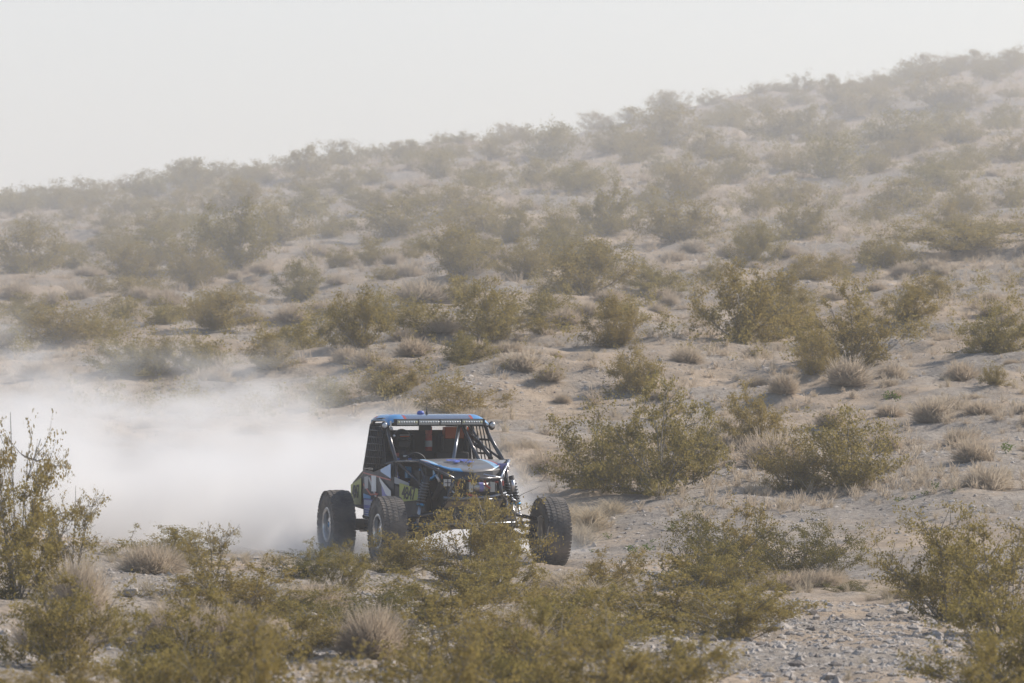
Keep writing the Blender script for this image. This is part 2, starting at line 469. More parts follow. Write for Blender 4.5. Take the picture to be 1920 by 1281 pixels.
def dome(seed, n, w=.006, hgt=.75, rad=.55):
    """dry twiggy cushion: curved thin blades from the base"""
    rs = np.random.RandomState(seed)
    az = rs.uniform(0, 2 * math.pi, n); el = np.arccos(rs.uniform(.0, 1, n)) * .98
    L = rs.uniform(.55, 1.0, n) * (1 + .25 * np.sin(3 * az + seed) * np.sin(el))
    b = np.stack([rs.normal(0, .10, n), rs.normal(0, .10, n), np.zeros(n)], 1)
    d = np.stack([np.sin(el) * np.cos(az) * rad, np.sin(el) * np.sin(az) * rad, np.cos(el) * hgt + .05], 1) * L[:, None]
    mid = b + d * .5 + rs.normal(0, .03, (n, 3)); tip = b + d + rs.normal(0, .05, (n, 3))
    tip[:, 2] = np.maximum(tip[:, 2], .02)
    s = np.cross(d, rs.normal(size=(n, 3))); s /= np.linalg.norm(s, axis=1)[:, None] + 1e-9; s *= w
    V = np.stack([b - s * .6, b + s * .6, mid + s, tip + s * .5, tip - s * .5, mid - s], 1).reshape(-1, 3)
    k = np.arange(n)[:, None] * 6
    F = np.concatenate([k + np.array([0, 1, 2, 5]), k + np.array([5, 2, 3, 4])])
    # little side twigs
    m = n
    q = (mid + (tip - mid) * rs.uniform(0, 1, (m, 1)))
    e = q + rs.normal(0, .07, (m, 3)); e[:, 2] = np.maximum(e[:, 2], .01)
    s2 = rs.normal(size=(m, 3)); s2 /= np.linalg.norm(s2, axis=1)[:, None]; s2 *= w * .6
    V2 = np.stack([q - s2, q + s2, e + s2 * .4, e - s2 * .4], 1).reshape(-1, 3)
    F2 = np.arange(4 * m).reshape(m, 4) + len(V)
    return np.concatenate([V, V2]), np.concatenate([F, F2])

def tuft(seed, n, w=.006, spread=.45):
    rs = np.random.RandomState(seed)
    az = rs.uniform(0, 2 * math.pi, n); t = np.abs(rs.normal(0, spread, n))
    L = rs.uniform(.45, 1.05, n)
    b = np.stack([rs.normal(0, .10, n), rs.normal(0, .10, n), np.full(n, -.02)], 1)
    d = np.stack([np.sin(t) * np.cos(az), np.sin(t) * np.sin(az), np.cos(t)], 1) * L[:, None]
    mid = b + d * .55; tip = b + d + np.stack([np.cos(az) * .18 * L, np.sin(az) * .18 * L, -.12 * L], 1)
    s = np.cross(d, rs.normal(size=(n, 3))); s /= np.linalg.norm(s, axis=1)[:, None] + 1e-9; s *= w
    V = np.stack([b - s, b + s, mid + s * .8, tip + s * .15, tip - s * .15, mid - s * .8], 1).reshape(-1, 3)
    k = np.arange(n)[:, None] * 6
    F = np.concatenate([k + np.array([0, 1, 2, 5]), k + np.array([5, 2, 3, 4])])
    return V, F

# shared meshes of creosote at three levels of detail (leaf size in bush units, so a 1.5 m bush has ~2.5-4 cm leaf clumps)
BUSH = {'near': [], 'mid': [], 'far': []}
for k in range(7):
    sv, sf, lv, lf = make_bush_meshes('near', 100 + k, nstem=14 + k % 4, leaf_n=15000, leaf_s=.0150, spread=1.15 + .1 * (k % 3), sparse=[0, .25, .4, .1, .3, .15, .45][k])
    BUSH['near'].append((mesh_np("creosote_stems", sv, sf, M['stem']), mesh_np("creosote_foliage", lv, lf, M['leaf_green' if k in (3,) else 'leaf'])))
for k in range(7):
    sv, sf, lv, lf = make_bush_meshes('mid', 200 + k, nstem=15, leaf_n=12000, leaf_s=.020, spread=1.25 + .08 * (k % 3), sparse=.05 * (k % 3), jit=.034)
    BUSH['mid'].append((mesh_np("creosote_stems", sv, sf, M['stem']), mesh_np("creosote_foliage", lv, lf, M['leaf'])))
for k in range(6):
    sv, sf, lv, lf = make_bush_meshes('far', 300 + k, nstem=13, leaf_n=6000, leaf_s=.028, spread=1.3, sparse=0, jit=.042, fine=False)
    BUSH['far'].append((mesh_np("creosote_stems", sv, sf, M['stem']), mesh_np("creosote_foliage", lv, lf, M['leaf'])))
# wind-leaning tall one with bare wands for the left edge and the one before the buggy
sv, sf, lv, lf = make_bush_meshes('near', 411, nstem=9, leaf_n=7500, leaf_s=.0150, spread=.75, sparse=.35, height_bias=1.1)
BUSH['near'].append((mesh_np("creosote_stems", sv, sf, M['stem']), mesh_np("creosote_foliage", lv, lf, M['leaf'])))
sv, sf, lv, lf = make_bush_meshes('near', 439, nstem=8, leaf_n=4200, leaf_s=.017, spread=.7, sparse=.45, height_bias=1.1, jit=.018)
BUSH['near'].append((mesh_np("creosote_stems", sv, sf, M['stem']), mesh_np("creosote_foliage", lv, lf, M['leaf'])))
bush_rs = random.Random(5)

AUTO = []
def auto(o, px, row, w, kind):
    AUTO.append((o, px, row, w, kind))
def name_autos():
    """give each plant of the slope a label by its size, its band of the slope and what it stands above, counted along the band"""
    cls = {}
    for o, px, row, w, kind in AUTO:
        sky_ = 640 - (290 if px < 500 else 290 + (px - 500) * .155)
        edge = 360 - max(0, px - 300) * .16
        band = "along the skyline" if row < edge + 45 else ("on the hazy upper slope" if row < edge + 150 else ("on the middle slope" if row < edge + 270 else ("low on the slope" if row < edge + 400 else "at the slope's foot")))
        zone = "over the dust plume" if px < 420 else ("behind the buggy" if px < 950 else ("past the buggy" if px < 1450 else "above the stony patch"))
        big = (70, 120) if kind == 'bush' else (40, 75)
        size = "small" if w < big[0] else ("middling" if w < big[1] else "wide")
        stem_ = size + (" creosote bush " if kind == 'bush' else " pale cushion shrub ") + band + " " + zone
        cls.setdefault(stem_, []).append((px, o))
    ords = "first second third fourth fifth sixth seventh eighth ninth tenth eleventh twelfth thirteenth fourteenth fifteenth sixteenth seventeenth eighteenth nineteenth twentieth twenty-first twenty-second twenty-third twenty-fourth".split()
    for k_, v_ in cls.items():
        v_.sort(key=lambda t: t[0])
        for i_, (px, o) in enumerate(v_):
            if len(v_) == 1: o["label"] = k_
            elif len(v_) <= 24: o["label"] = k_ + ", " + ords[i_] + " from left"
            else: o["label"] = k_
            o["group"] = ("creosote bushes " if "creosote" in k_ else "pale cushion shrubs ") + k_.split("bush " if "creosote" in k_ else "shrub ")[1] + ", " + k_.split()[0]
def pix(x, y, z): return 960 + x / y * FPX, 640 - z / y * FPX

def place_bush(lod, k, x, y, w, h, label, group, rz=None, z=None, tint=None):
    """w across, h high in metres"""
    st, fo = BUSH[lod][k % len(BUSH[lod])]
    z = H(x, y) if z is None else z
    o = thing("creosote_bush", "creosote bush on the open slope" if isinstance(label, tuple) else label, "bush", (x, y, z - .03), bush_rs.uniform(0, 6.28) if rz is None else rz, group)
    o.scale = (w / 1.45, w / 1.45, h / 1.02)
    if isinstance(label, tuple): auto(o, label[1], label[2], label[3], 'bush')
    link("stems", st, o); link("foliage", fo, o)
    return o

# --- the slope's creosotes, read off the photograph: centre, base row, width, height in its pixels
SLOPE = [
(20,398,100,48),(108,392,90,45),(170,388,60,36),(275,372,75,58),(362,360,82,66),(455,388,90,60),(575,332,100,64),(480,346,60,30),
(60,440,80,45),(235,402,90,52),(300,445,100,60),(398,402,60,40),(45,512,130,82),(135,506,90,50),(250,526,110,62),(360,542,90,75),
(445,502,140,110),(398,462,90,60),(215,470,80,50),(300,492,110,70),(520,452,120,80),(570,402,100,60),(620,442,70,50),(650,362,70,50),
(700,342,50,30),(775,302,80,42),(820,332,90,55),(740,442,150,80),(860,402,110,60),(900,442,130,80),(860,522,120,90),(960,455,90,70),
(1035,300,100,78),(1145,288,90,60),(1000,352,90,60),(1085,362,110,60),(1130,442,120,90),(1055,472,100,70),(1250,272,150,80),
(1195,302,100,60),(1330,300,90,60),(1290,372,110,90),(1380,342,90,70),(1450,262,120,70),(1515,262,90,70),(1570,192,60,45),(1600,222,90,50),
(1560,332,120,90),(1640,205,100,42),(1700,152,70,38),(1755,200,110,70),(1805,205,80,50),(1890,134,80,42),(1690,272,160,70),(1790,268,110,60),
(1880,240,80,50),(1900,302,100,60),(1280,452,150,82),(1500,447,100,72),(1420,402,80,60),(1478,382,100,60),(1700,388,120,60),(1812,402,90,60),
(1640,322,70,50),(1905,388,70,60),(1740,332,80,50),(910,345,80,45),(700,392,80,50),(790,392,80,50),(640,500,60,35),(1225,390,70,45),
(1095,552,150,92),(985,522,110,70),(1040,504,100,70),(920,642,130,100),(872,684,90,55),(670,652,115,98),(570,562,95,66),(400,622,120,62),
(105,642,160,64),(55,604,60,36),(500,692,95,60),(385,694,100,60),(240,702,120,70),(300,700,80,60),(720,525,50,25),
(1395,642,150,130),(1450,610,110,90),(1415,502,90,72),(1230,552,110,52),(1600,690,200,140),(1700,602,110,72),(1530,702,75,72),(1660,502,110,62),
(1800,472,230,52),(1765,556,90,42),(1870,662,120,84),(1160,652,110,84),(1190,742,95,84),(1865,722,50,40),(1100,500,60,40),
(1240,925,230,190),(1130,915,160,140),(1420,832,115,100),(1590,912,170,130),(1490,922,120,96),(1300,880,100,90),
(740,742,120,60),(620,764,90,52),(850,782,150,62),(1560,520,60,40),(1335,525,60,35),(1480,320,80,50),(1560,262,60,40),(1340,232,70,30),(1830,128,70,36),(1780,140,60,30),(1740,150,60,34),(1680,165,70,34),(1640,172,60,30),(1600,176,50,26),(1860,150,70,38),(1910,112,60,34),(1500,195,60,30),(1430,205,70,36),(1370,215,60,30)]
def slope_label(px, row, w, h, y):
    side = "on the hazy upper slope" if y > 170 else ("on the middle of the slope" if y > 125 else "on the lower slope behind the buggy")
    return side
SPECIAL = {
 (1240,925,230,190): "broad creosote bush on the sand bank beyond the buggy's right-hand tyre",
 (1130,915,160,140): "creosote bush crowding the side of the broad bush behind the buggy",
 (1600,690,200,140): "wide rounded creosote bush with a pale dry cushion below it",
 (1395,642,150,130): "tall full creosote bush in a clump halfway down the open slope",
 (1590,912,170,130): "loose olive creosote bush on the sandy bank above the stony crest",
 (1420,832,115,100): "small leaning creosote bush between two wider bushes on the bank",
 (670,652,115,98): "lone rounded creosote bush above the drifting edge of the dust plume",
 (575,332,100,64): "bush on the bare knob of the hazy skyline",
 (362,360,82,66): "peaked bush standing tallest on the low dusty end of the skyline",
 (1800,472,230,52): "long low flat creosote bush stretched across the slope",
 (105,642,160,64): "low spreading bush just above the dust plume's thick end",
 (1570,192,60,45): "small dark bush sticking up from the skyline beside a bare gap",
 (1700,152,70,38): "bush at the top of the bright bare skyline stretch",
 (1190,742,95,84): "narrow creosote bush at the foot of another, above the broad bush",
 (1160,652,110,84): "creosote bush on bare ground uphill of a narrow bush",
}
taken = []
for i, (px, row, w, h) in enumerate(SLOPE):
    x, y, z = hit(px, row)
    s = y / FPX
    lod = 'far' if y > 165 else 'mid'
    if w > 180 and y < 125: lod = 'near'
    lab = SPECIAL.get((px, row, w, h)); grp = "creosote bushes on the slope"
    if lab is None: lab = ("auto", px, row, w)
    place_bush(lod, bush_rs.choice((0, 1, 2, 4, 5)) if lod == 'near' else bush_rs.randrange(7), x, y, w * s * (1.08 if lod == 'far' else 1.15), h * s * (.98 if lod == "far" else 1.2), lab, grp)
    taken.append((x, y, w * s * .5))
# some smaller ones between them
rr = random.Random(11)
def free(x, y, r):
    return all((x - a) ** 2 + (y - b) ** 2 > (r + c * .9) ** 2 for a, b, c in taken)
n = 0
while n < 104:
    y = 128 + (245 - 128) * rr.random() ** .9
    x = rr.uniform(-1, 1) * y * .086
    r = rr.uniform(.3, .85)
    if not free(x, y, r): continue
    w = 2 * r
    far_ = y > 170
    px_, row_ = pix(x, y, H(x, y))
    place_bush('far', rr.randrange(6), x, y, w, w * rr.uniform(.42, .62), ("auto", px_, row_, w / y * FPX), "creosote bushes on the slope")
    taken.append((x, y, r)); n += 1

# scrub standing on the very ridge line, so the skyline is broken by it
ridge_px = 12.0
while ridge_px < 1915:
    yr_ = np.arange(150, 300, .5); xr_ = (ridge_px - 960) / FPX * yr_
    k_ = int(np.argmax(height(xr_, yr_) / yr_)); x, y = xr_[k_] , yr_[k_] - rr.uniform(.5, 3)
    w = rr.uniform(.9, 2.0)
    px_, row_ = pix(x, y, H(x, y))
    place_bush('far', rr.randrange(6), x, y, w, w * rr.uniform(.35, .62), ("auto", px_, row_, w / y * FPX), "creosote bushes on the slope")
    taken.append((x, y, w * .5)); ridge_px += rr.uniform(32, 95)
# --- pale dry cushions
DOME = [mesh_np("dry_cushion", *dome(500 + k, 1500, .0075), M['twig']) for k in range(4)]
DOMES = [(790,566,110,42),(330,472,50,20),(30,562,60,30),(100,572,60,28),(310,574,70,34),(550,606,80,34),(980,697,95,40),(690,687,80,32),
(1100,592,60,28),(1370,482,60,30),(1475,482,60,24),(1300,472,60,26),(1590,722,90,52),(1750,792,85,46),(1850,917,105,44),(890,672,80,34),
(1240,562,60,26),(1060,612,70,32),(730,702,60,28),(600,590,50,24),(1470,740,60,40),(1555,800,60,34),(1450,882,120,70),(1030,890,90,36),
(1400,850,60,34),(1640,470,50,24),(1700,520,60,26),(150,560,60,26),(470,600,60,28),(520,640,60,26),(830,630,70,30),(760,640,60,26)]
for px, row, w, h in DOMES:
    x, y, z = hit(px, row); s = y / FPX
    near_ = y < 112
    o = thing("dry_shrub", "pale dry cushion shrub on the slope",
              "dry shrub", (x, y, z - .02), rr.uniform(0, 6), "pale cushion shrubs by the track" if near_ else "pale cushion shrubs on the slope", rr.choice(DOME))
    o.scale = (w * s / 1.05,) * 2 + (h * s / .72,); auto(o, px, row, w, 'shrub')
    taken.append((x, y, w * s * .4))
n = 0
while n < 230:
    y = 100 + (215 - 100) * rr.random() ** 1.1
    x = rr.uniform(-1, 1) * y * .085
    if y < 104 and x < 1.5: continue
    r = rr.uniform(.16, .42)
    if not free(x, y, r * .6): continue
    near_ = y < 112
    o = thing("dry_shrub", "pale dry cushion shrub on the slope",
              "dry shrub", (x, y, H(x, y) - .02), rr.uniform(0, 6), "pale cushion shrubs by the track" if near_ else "pale cushion shrubs on the slope", rr.choice(DOME))
    o.scale = (r * 1.9, r * 1.9, r * rr.uniform(.9, 1.5)); px_, row_ = pix(x, y, H(x, y)); auto(o, px_, row_, 2 * r / y * FPX, 'shrub')
    taken.append((x, y, r * .6)); n += 1

name_autos()
# --- foreground bushes: centre px, depth, width px, top row, mesh, label
FORE = [
(35, 68, 250, 890, 4, "big olive creosote bush at the dust plume's thick end, below the bare wands"),
(32, 69, 170, 765, 8, "tall sparse creosote wands rising above the big bush at the plume's end"),
(135, 71, 130, 905, 8, "thin leaning creosote branch reaching out before the dust plume"),
(110, 57, 260, 1010, 5, "yellowish creosote bush on the stones below the tall wands"),
(315, 76, 210, 978, 0, "dense olive creosote bush against the white dust on the low rise"),
(395, 71, 120, 972, 8, "slender creosote with a flat topped sprig against the dust"),
(420, 67, 260, 1036, 2, "open twiggy creosote bush in front of the slender sprig"),
(575, 76, 150, 1018, 3, "fresh green creosote bush beside the buggy's shadow"),
(500, 68, 220, 1070, 1, "creosote bush on bare stony soil below the buggy's shadow"),
(640, 74, 110, 1004, 2, "small orange tinged creosote below the buggy's rear tyre"),
(740, 78, 130, 990, 0, "creosote bush hiding the foot of the buggy's front tyre"),
(925, 79, 190, 872, 7, "tall see-through creosote with grey wands in front of the buggy's nose"),
(890, 78, 235, 940, 6, "wide creosote bush screening the buggy's underside"),
(945, 74, 170, 1010, 4, "creosote bush standing before the gap between the buggy's front wheels"),
(830, 68, 330, 1050, 2, "loose creosote bush in front of the buggy, over the stones"),
(1010, 66, 260, 1070, 1, "yellow green creosote bush below the buggy's front tyre"),
(1150, 77, 130, 1020, 2, "small thin creosote on tan grass right beside the front tyre"),
(1320, 82, 210, 945, 3, "dark green creosote bush on the near side of the sandy wash"),
(1410, 83, 200, 935, 4, "dark creosote bush with bare grey stem between two dense ones"),
(1510, 82, 190, 965, 3, "dark green creosote bush overlooking the stony crest"),
(1360, 76, 180, 1010, 2, "yellowish thin creosote in front of the dark green bushes"),
(1265, 67, 380, 1030, 5, "spreading yellow green creosote bush at the edge of the stony patch"),
(1385, 65, 230, 1085, 2, "low creosote with bare twigs leaning over the stony patch"),
(1780, 70, 230, 935, 6, "upright airy creosote bush at the far end of the stony patch"),
(1880, 66, 260, 960, 4, "big creosote bush at the picture's right edge"),
(1890, 55, 330, 1100, 0, "out of focus creosote mass low at the picture's right edge"),
(1740, 76, 110, 1060, 2, "small creosote peeping over the stony crest"),
(1600, 79, 90, 1080, 3, "little green creosote just behind the stony crest"),
(60, 46, 300, 1200, 1, "blurred creosote low in the picture's left corner"),
(290, 50, 270, 1140, 5, "blurred olive creosote in front of the pale stones"),
(450, 46, 330, 1120, 0, "blurred creosote below the open twiggy bush"),
(760, 44, 380, 1130, 1, "blurred wide creosote at the bottom edge under the buggy"),
(960, 49, 320, 1110, 5, "blurred olive creosote below the buggy's front tyre"),
(1110, 46, 400, 1120, 1, "blurred yellow creosote near the bottom edge beside the spreading bush"),
(560, 38, 420, 1210, 4, "blurred creosote top brushing the bottom edge between bigger ones"),
(1830, 45, 300, 1180, 5, "blurred creosote in the picture's bottom right corner"),
(370, 58, 280, 1090, 4, "yellowish creosote bush filling the space under the slender sprig"),
(690, 64, 240, 1085, 3, "greener creosote bush on the stones below the front tyre"),
(560, 60, 190, 1120, 6, "loose creosote bush between the shadow side bushes and the stones"),
(850, 58, 300, 1100, 4, "yellow green creosote bush below the buggy's nose, stones behind it"),
(1100, 62, 280, 1090, 0, "rounded yellow green creosote bush beside the spreading one"),
(980, 57, 280, 1130, 6, "open creosote bush in front of the rounded yellow green one"),
(1230, 52, 320, 1165, 2, "blurred creosote with open stems before the spreading bush"),
]
for px, d, w, top, k, lab in FORE:
    x = (px - 960) / FPX * d; s = d / FPX
    z = H(x, d); ztop = (640 - top) * s
    place_bush('near', k, x, d, w * s * 1.1, (ztop - z) * 1.0, lab, "creosote bushes in the foreground")
    taken.append((x, d, w * s * .4))

TUFT = [mesh_np("grass_tuft", *tuft(600 + k, 420, .007), M['straw']) for k in range(4)]
CUSH = [mesh_np("twiggy_cushion", *dome(560 + k, 3200, .0042), M['twig']) for k in range(3)]
GR = [(150, 66, 130, 1035, 'd', "pale twiggy shrub at the foot of the big edge bush"), (285, 74, 130, 1010, 'd', "pale twiggy shrub on the rise against the dust"),
(200, 62, 150, 1120, 't', "dry straw tuft on the stones beside the edge bush"), (330, 62, 150, 1115, 'd', "pale dry shrub over the stones below the dust plume"),
(590, 70, 150, 1085, 'd', "pale dry shrub below the green bush by the buggy's shadow"), (660, 79, 90, 1055, 't', "straw tuft on the track edge by the rear tyre"),
(700, 79, 100, 1062, 't', "straw tuft below the gap between the side wheels"),(620, 79, 80, 1050, 't', "straw tuft in front of the buggy's shadow"),
(1060, 79, 120, 1052, 't', "straw tuft in front of the buggy's free front tyre"), (1110, 76, 150, 1070, 't', "thick straw tuft beside the small thin creosote"),
(1020, 80, 90, 1060, 't', "straw tuft at the tyre's foot"), (420, 59, 150, 1120, 'd', "pale twiggy shrub between yellowish creosotes under the slender sprig"), (700, 60, 150, 1125, 'd', "pale twiggy shrub on the stones below the front tyre"),
(960, 60, 140, 1130, 'd', "pale twiggy shrub among the yellow green bushes under the buggy"), (90, 60, 160, 1130, 'd', "grey dry shrub on the stones at the edge bush's foot"),
(1540, 81, 120, 1060, 'd', "pale dry shrub under the dark green bushes"),
(1480, 81, 130, 1065, 'd', "grey dry shrub at the foot of the dark green bushes"), (1690, 77, 110, 1085, 't', "straw tuft on the stony crest"),
(1000, 76, 120, 1085, 't', "straw tuft behind the yellow green bush"), (1060, 97, 80, 925, 't', "tan grass behind the buggy's free front tyre"),
(1110, 96, 100, 930, 't', "tan grass clump on the sand beyond the tyre"), (1150, 98, 80, 925, 't', "small tan grass clump below the broad bush"),
(1090, 94, 90, 965, 't', "low tan grass at the edge of the track"), (980, 97, 70, 930, 't', "tan grass half hidden behind the buggy")]
for px, d, w, top, kind, lab in GR:
    x = (px - 960) / FPX * d; s = d / FPX; z = H(x, d); hh = max(.15, (640 - top) * s - z)
    o = thing("dry_grass_tuft" if kind == 't' else "dry_shrub", lab, "grass tuft" if kind == 't' else "dry shrub", (x, d, z - .02), rr.uniform(0, 6),
              "dry plants in the foreground", rr.choice(TUFT if kind == 't' else CUSH))
    o.scale = (w * s / (1.0 if kind == 't' else 1.05),) * 2 + (hh / (.95 if kind == 't' else .78),)

# uncountable dry stubble and small herbs over the ground
def scatter_stuff(name, n, proto, mat, yr, scale, seed, keep=None, power=1.0):
    rs = np.random.RandomState(seed)
    pv, pf = proto
    y = yr[0] + (yr[1] - yr[0]) * rs.uniform(size=n) ** power
    x = rs.uniform(-1, 1, n) * y * .09
    k = np.ones(n, bool) if keep is None else keep(x, y, rs)
    # off the buggy's track
    lx = (x - CAR.x) * _ca + (y - CAR.y) * _sa; ly = -(x - CAR.x) * _sa + (y - CAR.y) * _ca
    k &= ~((np.abs(lx) < 1.9) & (ly > -3) & (ly < 12))
    x, y = x[k], y[k]; n = len(x)
    z = height(x, y)
    a = rs.uniform(0, 6.283, n); s = rs.uniform(scale[0], scale[1], n) ** 1.0
    c, q = np.cos(a), np.sin(a)
    V = np.empty((n, len(pv), 3))
    V[:, :, 0] = (pv[None, :, 0] * c[:, None] - pv[None, :, 1] * q[:, None]) * s[:, None] + x[:, None]
    V[:, :, 1] = (pv[None, :, 0] * q[:, None] + pv[None, :, 1] * c[:, None]) * s[:, None] + y[:, None]
    V[:, :, 2] = pv[None, :, 2] * (s * rs.uniform(.6, 1.2, n))[:, None] + z[:, None]
    F = (np.arange(n)[:, None, None] * len(pv) + pf[None]).reshape(-1, pf.shape[1])
    o = link(name, mesh_np(name, V.reshape(-1, 3), F, mat)); o["kind"] = "stuff"
    return o
def patchy(sc, thr, seed):
    return lambda x, y, rs: vnoise(x / sc, y / sc, seed) + rs.uniform(-.2, .2, len(x)) > thr
scatter_stuff("dry_grass", 12000, dome(700, 20, .017, .6, .5), M['twig'], (96, 240), (.15, .46), 1, patchy(5, -.02, 31), 1.1)
_pv, _pf = creosote(6, 7, 130, .062, spread=1.3, fine=False, jit=.05)[1]
scatter_stuff("low_scrub", 2600, (_pv, _pf), M['leaf'], (116, 262), (.26, .66), 9, patchy(7, .04, 51), 1.0)
scatter_stuff("low_scrub", 2200, dome(703, 60, .011, .62, .55), M['twig'], (104, 250), (.25, .65), 10, patchy(6, .03, 53), 1.0)
scatter_stuff("dry_grass", 1800, tuft(701, 40, .012), M['straw'], (92, 170), (.10, .30), 2, patchy(4, 0.08, 33), 1.1)
scatter_stuff("dry_grass", 900, tuft(702, 60, .009), M['straw'], (48, 92), (.10, .30), 3, patchy(2.5, 0.12, 35))
o = scatter_stuff("green_herbs", 260, creosote(5, 5, 60, .12, fine=False)[1], M['herb'], (84, 116), (.08, .22), 4, lambda x, y, rs: (x > .5) & (vnoise(x / 1.5, y / 2, 37) > .12))

# ------------------------------------------------------------------ stones
def rock(seed):
    rs = np.random.RandomState(seed)
    bm = bmesh.new(); bmesh.ops.create_icosphere(bm, subdivisions=1, radius=1)
    V = np.array([v.co[:] for v in bm.verts]); F = np.array([[v.index for v in f.verts] for f in bm.faces]); bm.free()
    V *= rs.uniform(.7, 1.15, (len(V), 1)); V *= rs.uniform(.65, 1.2, 3); V[:, 2] *= .75
    for _ in range(3):                                   # a few flat broken sides
        nrm = rs.normal(size=3); nrm /= np.linalg.norm(nrm); dd = V @ nrm - .55
        V = V - np.outer(np.maximum(dd, 0), nrm)
    return V * .5, F
ROCKS = [rock(800 + k) for k in range(8)]
def in_patch(x, y):
    u = x / (y * .082)
    a = (u > .28) & (u < .97) & (y > 57) & (y < 75.5)
    b = (u < -.55) & (y > 56) & (y < 66)
    c = (u > -.55) & (u < .28) & (y > 56) & (y < 74) & (vnoise(x / 2, y / 3, 41) > -.05)
    d = (y > 58) & (y < 80) & (u < -.3) & (vnoise(x / 2, y / 3, 43) > .15)
    return a | b | c | d
def rocks_at(name, n, yr, smin, smax, seed, keep, mat, power=1.0):
    rs = np.random.RandomState(seed)
    y = yr[0] + (yr[1] - yr[0]) * rs.uniform(size=n) ** power; x = rs.uniform(-1, 1, n) * y * .09
    k = keep(x, y, rs)
    lx = (x - CAR.x) * _ca + (y - CAR.y) * _sa; ly = -(x - CAR.x) * _sa + (y - CAR.y) * _ca
    k &= ~((np.abs(lx) < 1.8) & (ly > -3) & (ly < 12))
    x, y = x[k], y[k]; n = len(x); s = smin + (smax - smin) * rs.uniform(size=n) ** 4
    z = height(x, y) - s * .12
    VV, FF, off = [], [], 0
    for q, (pv, pf) in enumerate(ROCKS):
        sel = np.arange(q, n, len(ROCKS)); a = rs.uniform(0, 6.28, len(sel)); c, t = np.cos(a)[:, None], np.sin(a)[:, None]
        sc = s[sel][:, None]
        W = np.stack([(pv[None, :, 0] * c - pv[None, :, 1] * t) * sc + x[sel][:, None], (pv[None, :, 0] * t + pv[None, :, 1] * c) * sc + y[sel][:, None],
                      pv[None, :, 2] * sc + z[sel][:, None]], 2)
        VV.append(W.reshape(-1, 3)); FF.append((np.arange(len(sel))[:, None, None] * len(pv) + pf[None]).reshape(-1, 3) + off); off += len(sel) * len(pv)
    o = link(name, mesh_np(name, np.concatenate(VV), np.concatenate(FF), mat)); o["kind"] = "stuff"
rocks_at("gravel", 34000, (56, 80), .03, .17, 1, lambda x, y, rs: in_patch(x, y), M['stone'])
rocks_at("gravel", 8000, (56, 80), .03, .12, 2, lambda x, y, rs: in_patch(x, y), M['stone_dark'])
rocks_at("gravel", 34000, (80, 215), .04, .2, 3, lambda x, y, rs: vnoise(x / 6, y / 8, 45) + rs.uniform(-.2, .2, len(x)) > -.02, M['stone'], 1.2)
rocks_at("gravel", 12000, (80, 200), .04, .14, 4, lambda x, y, rs: vnoise(x / 6, y / 8, 45) + rs.uniform(-.15, .15, len(x)) > .02, M['stone_dark'], 1.2)
RM = [[mesh_np("stone", ROCKS[k][0], ROCKS[k][1], M[m_]) for k in range(8)] for m_ in ('stone', 'stone_dark')]
n = 0
while n < 290:
    y = rr.uniform(57, 75.4); x = rr.uniform(-1, 1) * y * .085
    if not bool(in_patch(np.array([x]), np.array([y]))[0]): continue
    right_ = x > 1.2
    if not right_ and rr.random() < .5: continue
    s = .12 + .16 * rr.random() ** 2
    o = thing("stone", "angular stone lying on the open stony patch behind the yellow green bush" if right_ else "angular stone on the pale ground between the near bushes",
              "stone", (x, y, H(x, y)), rr.uniform(0, 6), "stones on the open stony patch" if right_ else "stones between the near bushes", RM[int(rr.random() < .25)][rr.randrange(8)])
    o.scale = (s, s * rr.uniform(.7, 1.1), s * rr.uniform(.7, 1.1)); n += 1
o = thing("stone", "white boulder lying on the rise between bushes at the plume's end", "stone", (hit(235, 1092)[0], 70.0, H((235 - 960) / FPX * 70, 70) + .05), 0.4, None, RM[0][2]); o.scale = (.32, .26, .30)
o.location.x = (243 - 960) / FPX * 70
o = thing("stone", "white stone in the shaded hollow beyond the stony crest", "stone", hit(1668, 1075), 0.4, None, RM[0][4]); o.scale = (.2, .16, .16)

